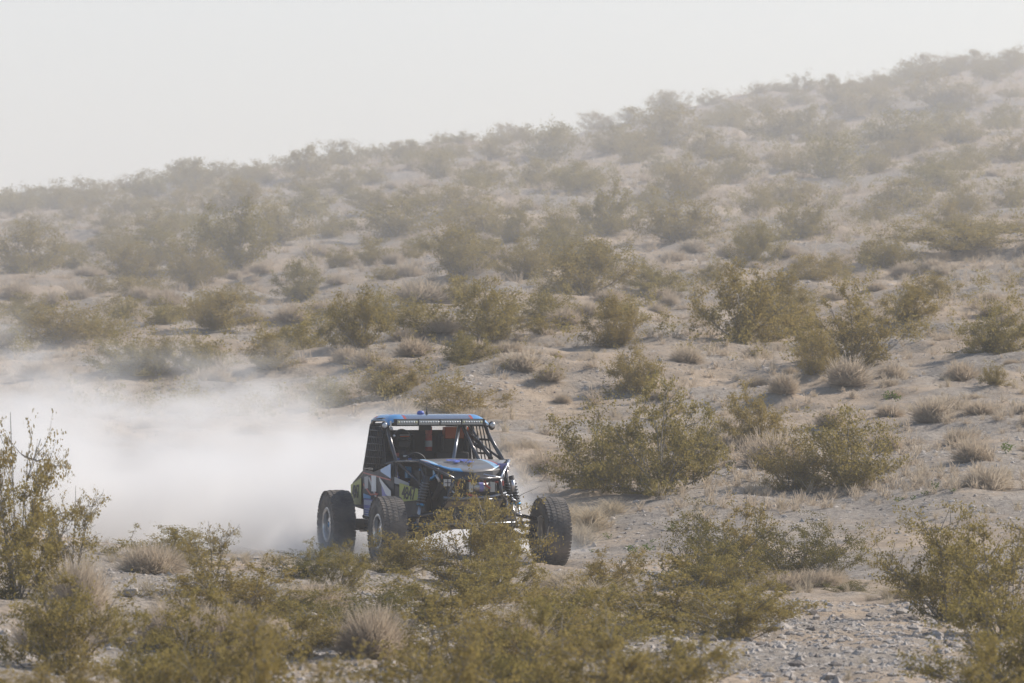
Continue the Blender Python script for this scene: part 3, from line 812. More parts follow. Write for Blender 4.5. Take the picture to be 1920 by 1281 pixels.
# ------------------------------------------------------------------ the rock racing buggy
VM = {
 'tube': pm("black_tube", (.045, .05, .065), .22, .6, dust=.10, var=.2),
 'tube_grey': pm("gunmetal_tube", (.20, .21, .23), .3, .8),
 'black': pm("matt_black", (.018, .018, .02), .6, dust=.03, var=.08),
 'cloth': pm("black_net", (.012, .012, .014), .95),
 'rubber': pm("dusty_rubber", (.045, .045, .047), .8, dust=.14, var=.45, vscale=4, bump=.3, bscale=60),
 'rim': pm("machined_rim", (.62, .62, .62), .28, .9, dust=.1, var=.3),
 'rim_dark': pm("dark_rim", (.09, .09, .10), .4, .7, dust=.2, var=.2),
 'chrome': pm("bright_steel", (.62, .63, .66), .32, .9, dust=.1, var=.2),
 'graphite': pm("graphite_wrap", (.22, .215, .21), .36, .3, var=.3, dust=.3, coat=.3),
 'roofskin': pm("grey_blue_roof_sky_sheen", (.36, .40, .46), .26, .75, var=.15, dust=.10, coat=.5),  # grey-blue roof, base colour lightened to carry the sky's pale reflection
 'blue': pm("sky_blue_wrap", (.06, .30, .62), .35, 0, dust=.05, var=.2, coat=.3),
 'paleblue': pm("pale_blue_wrap", (.35, .58, .78), .35, 0, dust=.05, var=.2),
 'deepblue': pm("deep_blue_print", (.10, .15, .50), .4),
 'violet': pm("violet_print", (.20, .20, .48), .45, dust=.08, var=.1),
 'red': pm("red_paint", (.42, .045, .03), .45, dust=.1, var=.2),
 'orange': pm("orange_case", (.60, .11, .02), .5),
 'white': pm("white_print", (.72, .72, .72), .45, dust=.1, var=.2),
 'grey': pm("grey_print", (.38, .38, .39), .5, dust=.1, var=.2),
 'dark': pm("dark_wrap", (.022, .023, .032), .55, dust=.04, var=.12),
 'yellow': pm("yellow_plate", (.40, .42, .07), .5, dust=.15, var=.3),
 'lens': pm("lamp_lens", (.62, .62, .60), .25, .35),
 'amber': pm("amber_lens", (.60, .58, .36), .3, .1),
 'alu': pm("dull_aluminium", (.42, .42, .42), .4, .8, dust=.15, var=.3),
 'sand': pm("sanded_steel", (.28, .24, .19), .7, .3, dust=.4, var=.3),
 'blueano': pm("blue_anodised", (.05, .22, .42), .3, .7),
 'suit': pm("race_suit", (.03, .033, .045), .8, bump=.3),
 'skin': pm("skin", (.42, .27, .2), .6),
 'visor': pm("smoked_visor", (.03, .03, .035), .12, .3),
}
class MB:
    def __init__(s): s.bm = bmesh.new(); s.mats = []; s.cur = 0
    def mat(s, m):
        if m not in s.mats: s.mats.append(m)
        s.cur = s.mats.index(m); return s
    def _fin(s, geom_faces):
        for f in geom_faces: f.material_index = s.cur
    def poly(s, pts, t=None, flip=False):
        """flat panel through pts; t = thickness vector for a solid slab"""
        a = [s.bm.verts.new(p) for p in pts]
        fs = []
        if t is None:
            fs.append(s.bm.faces.new(a))
        else:
            t = Vector(t); b = [s.bm.verts.new(Vector(p) + t) for p in pts]
            fs.append(s.bm.faces.new(a[::-1])); fs.append(s.bm.faces.new(b))
            for i in range(len(a)):
                j = (i + 1) % len(a); fs.append(s.bm.faces.new((a[i], a[j], b[j], b[i])))
        s._fin(fs); return s
    def box(s, c, d, rot=None):
        Mx = Matrix.Translation(c) @ ((rot.to_4x4() if rot else Matrix.Identity(4)) @ Matrix.Diagonal((*d, 1)))
        r = bmesh.ops.create_cube(s.bm, size=1, matrix=Mx)
        s._fin({f for v in r['verts'] for f in v.link_faces}); return s
    def tube(s, pts, r, n=8, r2=None, closed_ends=True):
        pts = [Vector(p) for p in pts]; rings = []
        N = len(pts)
        for i, p in enumerate(pts):
            d = (pts[min(i + 1, N - 1)] - pts[max(i - 1, 0)]).normalized()
            u = d.cross(Vector((0.13, .21, .97))).normalized(); w = d.cross(u)
            rad = r if r2 is None else r + (r2 - r) * i / (N - 1)
            rings.append([s.bm.verts.new(p + rad * (math.cos(6.28319 * k / n) * u + math.sin(6.28319 * k / n) * w)) for k in range(n)])
        fs = []
        for A, B in zip(rings, rings[1:]):
            for k in range(n): f = s.bm.faces.new((A[k], A[(k + 1) % n], B[(k + 1) % n], B[k])); f.smooth = True; fs.append(f)
        fs.append(s.bm.faces.new(rings[0][::-1])); fs.append(s.bm.faces.new(rings[-1]))
        s._fin(fs); return s
    def sphere(s, c, r, sc=(1, 1, 1), u=14, v=9):
        x = bmesh.ops.create_uvsphere(s.bm, u_segments=u, v_segments=v, radius=r, matrix=Matrix.Translation(c) @ Matrix.Diagonal((*sc, 1)))
        fs = {f for q in x['verts'] for f in q.link_faces}
        for f in fs: f.smooth = True
        s._fin(fs); return s
    def lathe(s, prof, axis='x', n=40, c=(0, 0, 0), close=False):
        """prof: (along axis, radius)"""
        rings = []
        for a, r in prof:
            ring = []
            for k in range(n):
                t = 2 * math.pi * k / n; q = (r * math.cos(t), r * math.sin(t))
                p = (a, q[0], q[1]) if axis == 'x' else ((q[0], a, q[1]) if axis == 'y' else (q[0], q[1], a))
                ring.append(s.bm.verts.new(Vector(p) + Vector(c)))
            rings.append(ring)
        pr = list(zip(rings, rings[1:])) + ([(rings[-1], rings[0])] if close else [])
        fs = []
        for A, B in pr:
            for k in range(n): f = s.bm.faces.new((A[k], A[(k + 1) % n], B[(k + 1) % n], B[k])); f.smooth = True; fs.append(f)
        s._fin(fs); return s
    def build(s, name, parent=None, bevel=0.0):
        bmesh.ops.recalc_face_normals(s.bm, faces=s.bm.faces)
        me = bpy.data.meshes.new(name); s.bm.to_mesh(me); s.bm.free()
        for m in s.mats: me.materials.append(VM[m])
        o = link(name, me, parent)
        if bevel:
            b = o.modifiers.new("bevel", 'BEVEL'); b.width = bevel; b.segments = 2; b.limit_method = 'ANGLE'
        return o
def mirror(p): return (-p[0], p[1], p[2])

buggy = thing("race_buggy", "black and blue open-wheel desert race buggy numbered 4847 on huge dusty tyres", "buggy", tuple(CAR), CAR_A)

# ---- wheels
WR, WW = .512, .345
def tyre_mesh():
    b = MB().mat('rubber'); h = WW / 2
    prof = [(-h * .74, .235), (-h * .92, .27), (-h * 1.0, .33), (-h * 1.0, .40), (-h * .93, .455), (-h * .80, .488), (-h * .5, .499), (0, .502),
            (h * .5, .499), (h * .80, .488), (h * .93, .455), (h * 1.0, .40), (h * 1.0, .33), (h * .92, .27), (h * .74, .235), (h * .5, .225), (-h * .5, .225)]
    b.lathe(prof, n=64, close=True)
    NB = 58
    for k in range(NB):
        for row, (ax, wx, rr_) in enumerate(((-.136, .055, .4945), (-.076, .05, .5035), (0.0, .05, .5065), (.076, .05, .5035), (.136, .055, .4945))):
            t = 2 * math.pi * (k + (.5 if row % 2 else 0)) / NB
            Mx = Matrix.Rotation(t, 3, 'X') @ Matrix.Rotation(.25 * (1 if row % 2 else -1), 3, 'Z')
            c = Matrix.Rotation(t, 3, 'X') @ Vector((ax, 0, rr_ - .006))
            b.box(c, (wx + .008, .040, .013), Mx)
    # raised band round each sidewall
    for sgn in (-1, 1):
        b.lathe([(sgn * h * 1.0, .345), (sgn * (h * 1.0 + .007), .352), (sgn * (h * 1.0 + .007), .385), (sgn * h * 1.0, .392)], n=64)
        for k in range(22):
            t = 2 * math.pi * k / 22
            b.box(Matrix.Rotation(t, 3, 'X') @ Vector((sgn * h * .95, 0, .445)), (.018, .04, .05), Matrix.Rotation(t, 3, 'X'))
    bmesh.ops.recalc_face_normals(b.bm, faces=b.bm.faces)
    me = bpy.data.meshes.new("tyre"); b.bm.to_mesh(me); b.bm.free(); me.materials.append(VM['rubber']); return me
def rim_mesh():
    """outer face towards -x"""
    b = MB().mat('rim'); h = WW / 2
    b.lathe([(-h * .80, .262), (-h * .88, .250), (-h * .88, .212), (-h * .78, .205)], n=48)          # beadlock ring
    for k in range(24):
        t = 2 * math.pi * k / 24; b.box(Matrix.Rotation(t, 3, 'X') @ Vector((-h * .89, 0, .232)), (.012, .016, .016), Matrix.Rotation(t, 3, 'X'))
    b.lathe([(-h * .78, .206), (-h * .2, .190), (h * .5, .190), (h * .78, .225), (h * .8, .245)], n=48)  # barrel
    for k in range(8):
        t = 2 * math.pi * k / 8; b.box(Matrix.Rotation(t, 3, 'X') @ Vector((-h * .52, 0, .125)), (.028, .052, .155), Matrix.Rotation(t, 3, 'X') @ Matrix.Rotation(.2, 3, 'Y'))
    b.mat('rim_dark'); b.lathe([(-h * .62, 0.001), (-h * .62, .055), (-h * .3, .065), (h * .4, .065), (h * .4, .17), (h * .48, .17), (h * .48, .001)], n=32)
    b.mat('blueano'); b.lathe([(-h * .72, .001), (-h * .72, .032), (-h * .6, .038)], n=24)
    bmesh.ops.recalc_face_normals(b.bm, faces=b.bm.faces)
    me = bpy.data.meshes.new("rim"); b.bm.to_mesh(me); b.bm.free()
    for m in b.mats: me.materials.append(VM[m])
    return me
TM, RMM = tyre_mesh(), rim_mesh()
for (x, y, z, st) in ((-1.2, -1.42, .50, 0.0), (1.2, -1.42, .47, .02), (-1.2, 1.42, .52, 0), (1.2, 1.42, .50, 0)):
    w = bpy.data.objects.new("wheel", None); col.objects.link(w); w.parent = buggy; w.location = (x, y, z)
    w.rotation_euler = (bush_rs.uniform(0, 1.5), 0, st)
    if x > 0: w.rotation_euler = (w.rotation_euler.x, 0, math.pi + st)
    link("tyre", TM, w); link("rim", RMM, w)

# ---- cage
b = MB().mat('tube')
r = .025
RF, RR_ = (-.73, .33, 2.03), (-.74, 1.12, 2.01)
CW = (-.80, -.41, 1.47)        # foot of the windscreen post
HN = (-.66, -1.15, 1.49)       # hood shoulder
NS = (-.34, -1.80, 1.25)       # nose corner
SB = (-.84, 1.15, 1.33)        # side rail rear
for m_ in (lambda p: p, mirror):
    b.tube([m_(p) for p in ((-.80, -.41, 1.47), (-.745, .20, 1.86), (-.735, .31, 1.98), (-.71, .37, 2.045), (-.72, .55, 2.06))], .028)
    b.tube([m_(p) for p in ((-.72, .55, 2.06), (-.73, 1.0, 2.05), (-.75, 1.12, 1.98), (-.84, 1.18, 1.33), (-.84, 1.10, .62))], .028)
    b.tube([m_(CW), m_(HN), m_(NS)], r)
    b.tube([m_(CW), m_(SB)], r)
    b.tube([m_(NS), m_((-.40, -1.72, .95)), m_((-.46, -1.0, .62)), m_((-.80, -.45, .58)), m_((-.84, 1.10, .60))], r)
    b.tube([m_(HN), m_((-.52, -1.30, .95)), m_((-.46, -1.0, .62))], .02)
    b.tube([m_(CW), m_((-.80, -.45, .58))], .02)
    b.tube([m_(CW), m_((-.50, -1.30, 1.02))], .02)
    b.tube([m_(SB), m_((-.62, 1.75, 1.28)), m_((-.50, 2.15, 1.05)), m_((-.50, 2.12, .70)), m_((-.84, 1.10, .60))], r)
    b.tube([m_((-.75, 1.12, 1.98)), m_((-.60, 1.80, 1.27))], r)
    b.tube([m_((-.60, 1.80, 1.27)), m_((-.50, 1.45, .70))], .02)
    b.tube([m_(CW), m_((-.755, .62, 1.70)), m_((-.73, 1.12, 1.98))], .018) if m_ is mirror else None
b.tube([(-.80, -.41, 1.47), (.80, -.41, 1.47)], .02)
b.tube([NS, mirror(NS)], r)
b.tube([(-.40, -1.72, .95), (.40, -1.72, .95)], r)
b.tube([(-.46, -1.0, .62), (.46, -1.0, .62)], r)
b.tube([(-.75, 1.12, 1.98), (.75, 1.12, 1.98)], r)
b.tube([(-.75, 1.12, 1.98), (.6, 1.13, 1.35)], r)
b.tube([(-.72, .36, 2.045), (.72, .36, 2.045)], r)
b.tube([(-.50, 2.15, 1.05), (.50, 2.15, 1.05)], r); b.tube([(-.50, 2.12, .70), (.50, 2.12, .70)], r)
b.tube([(-.78, .1, 1.2), (.78, .1, 1.2)], .02)
b.build("roll_cage", buggy)
b = MB().mat('tube_grey')
b.tube([(.36, .34, 2.02), (.05, -.42, 1.49)], .027)
b.build("windscreen_brace", buggy)
b = MB().mat('tube')
b.tube([(.37, .34, 2.02), (.43, -.42, 1.49)], .025)
b.build("windscreen_brace", buggy)

# ---- roof: curved sheet wrapped down at the sides and over the front lip
b = MB()
X = np.linspace(-.76, .76, 39)
def roof_z(x, y):
    e = max(0, abs(x) - .56) / .2
    f = max(0, (.42 - y) / .24)
    return 2.135 - .085 * e ** 2 - .065 * f ** 1.8
Yr = [.17, .19, .22, .26, .32, .42, .6, .8, 1.0, 1.1, 1.14]
grid = [[b.bm.verts.new((x, y, roof_z(x, y) - (.05 if j == len(Yr) - 1 else 0))) for x in X] for j, y in enumerate(Yr)]
b.mat('roofskin'); b.mat('blue'); b.mat('red'); b.mat('dark')
for j in range(len(Yr) - 1):
    for i in range(len(X) - 1):
        f = b.bm.faces.new((grid[j][i], grid[j][i + 1], grid[j + 1][i + 1], grid[j + 1][i])); f.smooth = True
        xm = (X[i] + X[i + 1]) / 2; ym = Yr[j]
        edge = .47 + .25 * max(0, ym - .2)
        f.material_index = 1 if abs(xm) > edge + .035 else (2 if abs(xm) > edge else 0)
ro = b.build("roof", buggy)
sm = ro.modifiers.new("solid", 'SOLIDIFY'); sm.thickness = .008; sm.offset = -1
b = MB().mat('deepblue').lathe([(0, .001), (0, .055), (.035, .05), (.05, .03), (.052, .001)], 'z', 20, (-.17, .55, 2.135)); b.mat('white').lathe([(.04, .001), (.053, .03), (.056, .001)], 'z', 20, (-.17, .55, 2.135))
b.build("position_receiver", buggy)
b = MB().mat('black').lathe([(0, .02), (.02, .02), (.05, .012)], 'z', 10, (-.09, .5, 2.135)).tube([(-.09, .5, 2.15), (-.088, .5, 2.27)], .008, 6, .004)
b.build("antenna", buggy)

# ---- light bar in four lamps
b = MB().mat('black').box((.01, .185, 2.025), (1.36, .06, .095)); b.build("light_bar_housing", buggy, .006)
for k in range(4):
    cx = .01 + (k - 1.5) * .325
    b = MB().mat('alu').box((cx, .151, 2.025), (.305, .008, .07))
    for i in range(8):
        for rw in (0, 1):
            b.mat('amber' if (k in (0, 3) and i in ((0, 7) if k == 0 else (0, 7))) else 'lens')
            x = cx + (i - 3.5) * .0375
            if rw == 0: b.lathe([(-.020, .001), (-.017, .012), (-.008, .0165), (0, .0175)], 'y', 10, (x, .147, 2.025 + .0))
    b.build("lamp_lens", buggy)
# side mirrors / spot cameras high on the posts
for sx in (-1, 1):
    b = MB().mat('black').sphere((sx * .81, .22, 1.97), .055, (.9, .7, 1.2)).tube([(sx * .74, .25, 1.96), (sx * .80, .23, 1.97)], .012)
    b.mat('chrome').lathe([(0, .001), (-.012, .03), (0, .04)], 'y', 16, (sx * .81, .175, 1.98))
    b.build("post_camera", buggy)
b = MB().mat('chrome').sphere((-.70, .22, 1.93), .028).sphere((-.685, .12, 1.83), .02).box((-.72, .18, 2.0), (.02, .02, .09))
b.build("chrome_clamp", buggy)

# ---- hood
hood = [(-.60, -.44, 1.505), (-.62, -1.15, 1.495), (-.52, -1.32, 1.455), (-.30, -1.58, 1.365), (0, -1.66, 1.335), (.30, -1.58, 1.365), (.52, -1.32, 1.455), (.62, -1.15, 1.495), (.60, -.44, 1.505)]
b = MB(); b.mat('graphite'); b.mat('blue'); b.mat('red'); b.mat('paleblue')
# strips across x for the printed colours
def hood_pt(x, t):
    """t 0 at the windscreen edge, 1 at the leading edge"""
    ax = abs(x)
    xs_ = [0, .30, .52, .62]; yf = [-1.66, -1.58, -1.32, -1.15]; zf = [1.335, 1.365, 1.455, 1.495]
    y1 = float(np.interp(ax, xs_, yf)); z1 = float(np.interp(ax, xs_, zf))
    y0, z0 = -.44, 1.515 - .02 * (ax / .6)
    y = y0 + (y1 - y0) * t
    return (x, y, z0 + (z1 - z0) * t ** 2.2)
XS = [-.62, -.52, -.50, -.42, -.30, -.15, 0, .15, .30, .36, .44, .47, .62]
MATS = [0, 2, 3, 0, 0, 0, 0, 0, 0, 3, 2, 0]
TS = np.linspace(0, 1, 9)
gv = [[b.bm.verts.new(hood_pt(x, t)) for x in XS] for t in TS]
for j in range(len(TS) - 1):
    for i in range(len(XS) - 1):
        f = b.bm.faces.new((gv[j][i], gv[j][i + 1], gv[j + 1][i + 1], gv[j + 1][i])); f.smooth = True
        mm = MATS[i]
        if j >= 7 and i in (0, 1, 2, 3, 4): mm = 1
        f.material_index = mm
ho = b.build("hood", buggy); sm = ho.modifiers.new("solid", 'SOLIDIFY'); sm.thickness = .01; sm.offset = -1
b = MB().mat('dark')
for s_ in (-1, 1):
    b.poly([(s_ * .62, -1.15, 1.483), (s_ * .52, -1.32, 1.443), (s_ * .30, -1.58, 1.353), (s_ * .30, -1.60, 1.27), (s_ * .52, -1.34, 1.37), (s_ * .64, -1.17, 1.44)], (0, .01, 0))
b.poly([(-.30, -1.58, 1.353), (0, -1.66, 1.323), (.30, -1.58, 1.353), (.30, -1.60, 1.27), (0, -1.68, 1.25), (-.30, -1.60, 1.27)], (0, .01, 0))
b.build("hood_edge", buggy)
# blue figures printed on the hood
def text_part(name, body, size, mtx, mat, parent, thick=.0015, spacing=1.0, xs_=1.0):
    cu = bpy.data.curves.new(name, 'FONT'); cu.body = body; cu.size = size; cu.extrude = thick; cu.align_x = 'CENTER'; cu.align_y = 'CENTER'
    cu.space_character = spacing; cu.offset = size * .018
    to = bpy.data.objects.new("tmp", cu); col.objects.link(to)
    dg = bpy.context.evaluated_depsgraph_get()
    me = bpy.data.meshes.new_from_object(to.evaluated_get(dg)); bpy.data.objects.remove(to)
    me.transform(mtx @ Matrix.Diagonal((xs_, 1, 1, 1))); me.materials.clear(); me.materials.append(VM[mat])
    me.name = name
    return link(name, me, parent)
def face_mtx(o, xdir, ydir):
    x = Vector(xdir).normalized(); y = Vector(ydir); y = (y - x * y.dot(x)).normalized(); z = x.cross(y)
    m = Matrix((x, y, z)).transposed().to_4x4(); m.translation = Vector(o); return m
text_part("hood_figures", "95", .42, face_mtx((-.04, -1.12, 1.487), (1, .1, -.0), (.25, 1, .115)), 'deepblue', ho, spacing=.9)

# ---- body sides
def side(m_):
    s_ = -1 if m_((1, 0, 0))[0] > 0 else 1
    b = MB().mat('dark')
    b.poly([m_(p) for p in ((-.855, 1.17, 1.325), (-.865, .55, 1.30), (-.825, -.40, 1.455), (-.825, -.45, .60), (-.865, .5, .60), (-.855, 1.15, .64))], (-.012 * s_ * -1, 0, 0))
    p1 = b.build("side_panel", buggy)
    def quad(name, mat, pts, lift=.014, parent=p1):
        MB().mat(mat).poly([(m_(p)[0] + s_ * -0 , p[1], p[2]) for p in pts], (m_((-.004, 0, 0))[0], 0, 0)).build(name, parent)
    X0 = -.870
    # (y0,y1,z0,z1) are vehicle lengthwise / upwards
    def yz(pts, x=X0): return [(x, y, z) for y, z in pts]
    quad("blue_flash", 'blue', yz([(.16, 1.345), (-.385, 1.44), (-.385, 1.23), (.16, 1.315)], -.872))
    quad("red_stripe", 'red', yz([(1.14, 1.29), (-.385, 1.215), (-.385, 1.195), (1.14, 1.275)], -.873))
    quad("white_swoosh", 'white', yz([(.25, 1.24), (-.10, 1.13), (-.40, 1.05), (-.40, .94), (-.12, 1.0), (.20, 1.18)], -.874))
    quad("grey_badge", 'grey', yz([(1.06, 1.22), (.84, 1.24), (.84, 1.06), (1.04, 1.05)], -.874))
    quad("grey_badge", 'white', yz([(.66, 1.25), (.40, 1.25), (.40, 1.02), (.66, 1.02)], -.875))
    quad("red_stripe", 'red', yz([(1.12, 1.10), (.72, .96), (.30, .98), (.30, 1.0), (.70, .985), (1.12, 1.13)], -.873))
    quad("white_stripe", 'grey', yz([(.86, 1.22), (.76, 1.22), (.34, .92), (.44, .92)], -.872))
    quad("red_stripe", 'red', yz([(.76, 1.22), (.73, 1.22), (.31, .92), (.34, .92)], -.8735))
    quad("violet_badge", 'violet', yz([(.12, 1.18), (-.32, 1.02), (-.32, .84), (.05, .86)], -.873))
    quad("sponsor_block", 'blue', yz([(1.12, .98), (.72, .95), (.72, .91), (1.12, .91)], -.872))
    quad("sponsor_block", 'violet', yz([(1.10, .90), (.62, .90), (.62, .66), (1.10, .66)], -.871))
    quad("sponsor_block", 'violet', yz([(.58, .92), (.10, .92), (.10, .80), (.58, .80)], -.871))
    for k in range(5):                                           # rows of small white lettering, unreadable at this size
        for q in range(7):
            y = 1.06 - q * .062
            if k == 0: quad("print_mark", 'white', yz([(y, .885), (y - .030, .885), (y - .030, .815), (y, .815)], -.8755))
            else: quad("print_mark", 'white', yz([(y, .80 - k * .034), (y - .045, .80 - k * .034), (y - .045, .788 - k * .034), (y, .788 - k * .034)], -.8755))
    # foot-box side, drawn in towards the nose
    b = MB().mat('dark').poly([m_(p) for p in ((-.825, -.46, 1.13), (-.60, -1.22, .98), (-.58, -1.25, .72), (-.80, -.46, .60))], (m_((-.01, 0, 0))[0], 0, 0))
    p2 = b.build("foot_box_panel", buggy)
    # yellow number plate
    A = Vector(m_((-.79, -.62, 1.035))); Bv = Vector(m_((-.655, -1.12, 1.02))); ax = (Bv - A).normalized()
    if m_((1, 0, 0))[0] > 0: n_ = Vector((-.958, -.285, 0))
    else: n_ = Vector((.958, -.285, 0))
    c0 = (A + Bv) / 2 + n_ * .022; up = Vector((0, 0, 1))
    L_ = (Bv - A).length; hh = .135
    b = MB().mat('yellow').poly([c0 - ax * L_ * .5 + up * (hh - .0), c0 + ax * L_ * .5 + up * (hh - .06), c0 + ax * L_ * .5 - up * (hh - .05), c0 - ax * L_ * .5 - up * hh], n_ * -.006)
    pl = b.build("number_plate", buggy)
    xd = ax if m_((1, 0, 0))[0] > 0 else -ax
    text_part("number", "4847", .25, face_mtx(c0 + n_ * .003 - up * .01, xd, up), 'black', pl, spacing=.92, xs_=.80)
    for q, (y, z, mt) in enumerate(((-.50, .88, 'blue'), (-.50, .80, 'grey'), (-.50, .74, 'violet'))):
        MB().mat(mt).poly([m_(p) for p in ((-.831 , y, z), (-.773, y - .2, z - .02), (-.773, y - .2, z - .055), (-.831, y, z - .045))], (m_((-.006, 0, 0))[0], 0, 0)).build("print_mark", p2)
    b = MB().mat('grey').poly([m_(p) for p in ((-.83, -.46, 1.16), (-.72, -.83, 1.12), (-.72, -.83, 1.17), (-.83, -.46, 1.25))], (m_((-.01, 0, 0))[0], 0, 0)).build("upper_trim", buggy)
    # rear quarter with the second plate
    b = MB().mat('dark').poly([m_(p) for p in ((-.84, 1.20, 1.27), (-.84, 1.45, 1.20), (-.84, 1.90, 1.10), (-.84, 1.90, .78), (-.84, 1.20, .74))], (m_((.02, 0, 0))[0], 0, 0))
    b.mat('grey').poly([m_(p) for p in ((-.855, 1.20, 1.32), (-.83, 1.90, 1.12), (-.65, 1.90, 1.13), (-.65, 1.20, 1.33))], (0, 0, -.01))
    q3 = b.build("rear_quarter_panel", buggy)
    A = Vector(m_((-.85, 1.30, 1.0))); Bv = Vector(m_((-.85, 1.88, .97))); ax = (Bv - A).normalized(); n_ = Vector(m_((-1, 0, 0)))
    c0 = (A + Bv) / 2 + n_ * .015
    MB().mat('yellow').poly([A + n_ * .012 + up * .20, Bv + n_ * .012 + up * .12, Bv + n_ * .012 - up * .17, A + n_ * .012 - up * .19], n_ * -.005).build("number_plate", q3)
    pl = None
    xd = -ax if m_((1, 0, 0))[0] > 0 else ax
    text_part("number", "4847", .27, face_mtx(c0 + n_ * .002, xd, up), 'black', q3, spacing=.92, xs_=.78)
side(lambda p: tuple(p)); side(mirror)

# ---- window nets
b = MB().mat('cloth').poly([(-.775, .36, 1.96), (-.775, 1.08, 1.96), (-.835, 1.15, 1.36), (-.855, .40, 1.34), (-.835, .0, 1.42)], (.012, 0, 0))
nn = b.build("window_net", buggy)
for k in range(9):
    t = k / 8; y = .30 + .78 * t
    MB().mat('black').tube([(-.785, y * .98 + .02, 1.95), (-.862, y, 1.36)], .011, 5).build("net_strap", nn)
for k in range(6):
    t = (k + .5) / 6; z = 1.95 - .58 * t; x = -.787 - .07 * t
    MB().mat('black').tube([(x, .34 - .25 * t, z), (x, 1.09 + .05 * t, z)], .010, 5).build("net_strap", nn)
nn = MB().mat('cloth').tube([(.755, .33, 1.97), (.755, 1.08, 1.97)], .018, 6).build("window_net", buggy)
for k in range(5):
    y0 = .36 + k * .165; 
    MB().mat('cloth').poly([(.76, y0, 1.97), (.76, y0 + .045, 1.97), (.842, y0 - .12 + .045 + k * .02, 1.40), (.842, y0 - .12 + k * .02, 1.40)], (.006, 0, 0)).build("net_strap", nn)
for z in (1.78, 1.58):
    MB().mat('cloth').poly([(.775, .15, z), (.775, 1.08, z), (.779, 1.08, z - .03), (.779, .15, z - .03)], (.006, 0, 0)).build("net_strap", nn)

# ---- inside
b = MB().mat('black').poly([(-.78, 1.02, .62), (.78, 1.02, .62), (.73, 1.06, 1.90), (-.73, 1.06, 1.90)], (0, .02, 0)).build("firewall", buggy)
b = MB().mat('black').box((0, .35, .60), (1.56, 1.5, .03)).build("floor_pan", buggy)
b = MB().mat('black').poly([(-.76, -.36, 1.46), (.76, -.36, 1.46), (.72, -.30, 1.25), (-.72, -.30, 1.25)], (0, .05, 0)).box((0, -.75, 1.0), (1.1, .75, .78)).build("dashboard", buggy)
for sx in (-.41, .41):
    b = MB().mat('black').box((sx, .66, .80), (.50, .50, .14), Matrix.Rotation(.15, 3, 'X')).box((sx, .90, 1.20), (.50, .12, .75), Matrix.Rotation(-.15, 3, 'X'))
    b.box((sx - .27, .78, 1.10), (.05, .34, .45)).box((sx + .27, .78, 1.10), (.05, .34, .45)).box((sx - .19, .86, 1.72), (.04, .22, .24)).box((sx + .19, .86, 1.72), (.04, .22, .24)).box((sx, .96, 1.66), (.38, .06, .30))
    b.build("race_seat", buggy, .03)
b = MB().mat('red').lathe([(0, .001), (0, .050), (.22, .050), (.26, .03), (.30, .03), (.30, .001)], 'z', 16, (.0, .72, 1.60)).mat('red').box((.0, .72, 1.90), (.09, .05, .11)).mat('grey').lathe([(0, .052), (.09, .052)], 'z', 16, (0, .72, 1.66))
b.build("fire_bottle", buggy)
b = MB().mat('orange').box((.47, .95, 1.86), (.36, .14, .17)).mat('black').box((.47, .94, 1.965), (.30, .10, .03)); b.build("orange_case", buggy, .015)
b = MB().mat('black').box((-.14, .42, 1.94), (.18, .04, .07)).tube([(-.14, .44, 1.97), (-.14, .40, 2.03)], .01); b.build("rear_view_mirror", buggy, .01)
b = MB().mat('black').lathe([(-.012, .165), (0, .178), (.012, .165), (0, .152)], 'y', 28, (-.41, -.02, 1.42), close=True).tube([(-.41, -.02, 1.42), (-.41, -.30, 1.36)], .02).box((-.41, -.02, 1.42), (.30, .012, .03)); b.build("steering_wheel", buggy)
b = MB().mat('tube').tube([(.60, .9, 1.90), (.66, .35, 1.72), (.74, .0, 1.50)], .03).mat('chrome').sphere((.52, .62, 1.93), .03).sphere((.60, .60, 1.72), .028).mat('tube').tube([(.60, .6, 1.72), (.74, .3, 1.62)], .028)
b.build("interior_brace", buggy)

# ---- nose machinery
b = MB().mat('black').box((0, -1.05, .92), (.74, 1.05, .52)).box((0, -1.45, 1.16), (.56, .30, .16)).box((-.50, -.75, 1.2), (.25, .5, .3)); b.build("front_bulkhead", buggy, .02)
b = MB().mat('sand').poly([(-.40, -1.74, .93), (.40, -1.74, .93), (.44, -1.10, .60), (-.44, -1.10, .60)], (0, .012, .006)).build("skid_plate", buggy)
b = MB().mat('tube_grey').tube([(-.46, -1.70, .98), (-.2, -1.80, .97), (.2, -1.80, .99), (.46, -1.70, 1.04)], .024).build("bumper_bar", buggy)
b = MB().mat('alu').lathe([(-.12, .001), (-.12, .065), (.12, .065), (.12, .001)], 'x', 20, (.08, -1.72, 1.13)).box((.24, -1.72, 1.13), (.07, .13, .14)).box((-.08, -1.72, 1.13), (.06, .13, .14)).mat('violet').lathe([(-.03, .068), (.03, .068)], 'x', 20, (.08, -1.72, 1.13)); b.build("winch", buggy)
def arc(c, rad, a0, a1, n=10, tilt=.2):
    return [(c[0] + rad * math.cos(a0 + (a1 - a0) * i / n), c[1] + tilt * rad * math.sin(a0 + (a1 - a0) * i / n), c[2] + rad * math.sin(a0 + (a1 - a0) * i / n)) for i in range(n + 1)]
MB().mat('red').tube(arc((-.16, -1.74, 1.16), .095, 3.6, .5), .016).build("red_hose", buggy)
MB().mat('red').tube([(.12, -1.78, 1.22), (.15, -1.79, 1.15), (.20, -1.80, 1.11)], .015).build("red_hose", buggy)
MB().mat('red').tube([(-.15, -1.78, 1.04), (-.05, -1.80, 1.01), (.06, -1.80, .98)], .017).build("red_hose", buggy)
MB().mat('red').tube(arc((.32, -1.72, 1.14), .06, 3.4, .2), .015).build("red_hose", buggy)
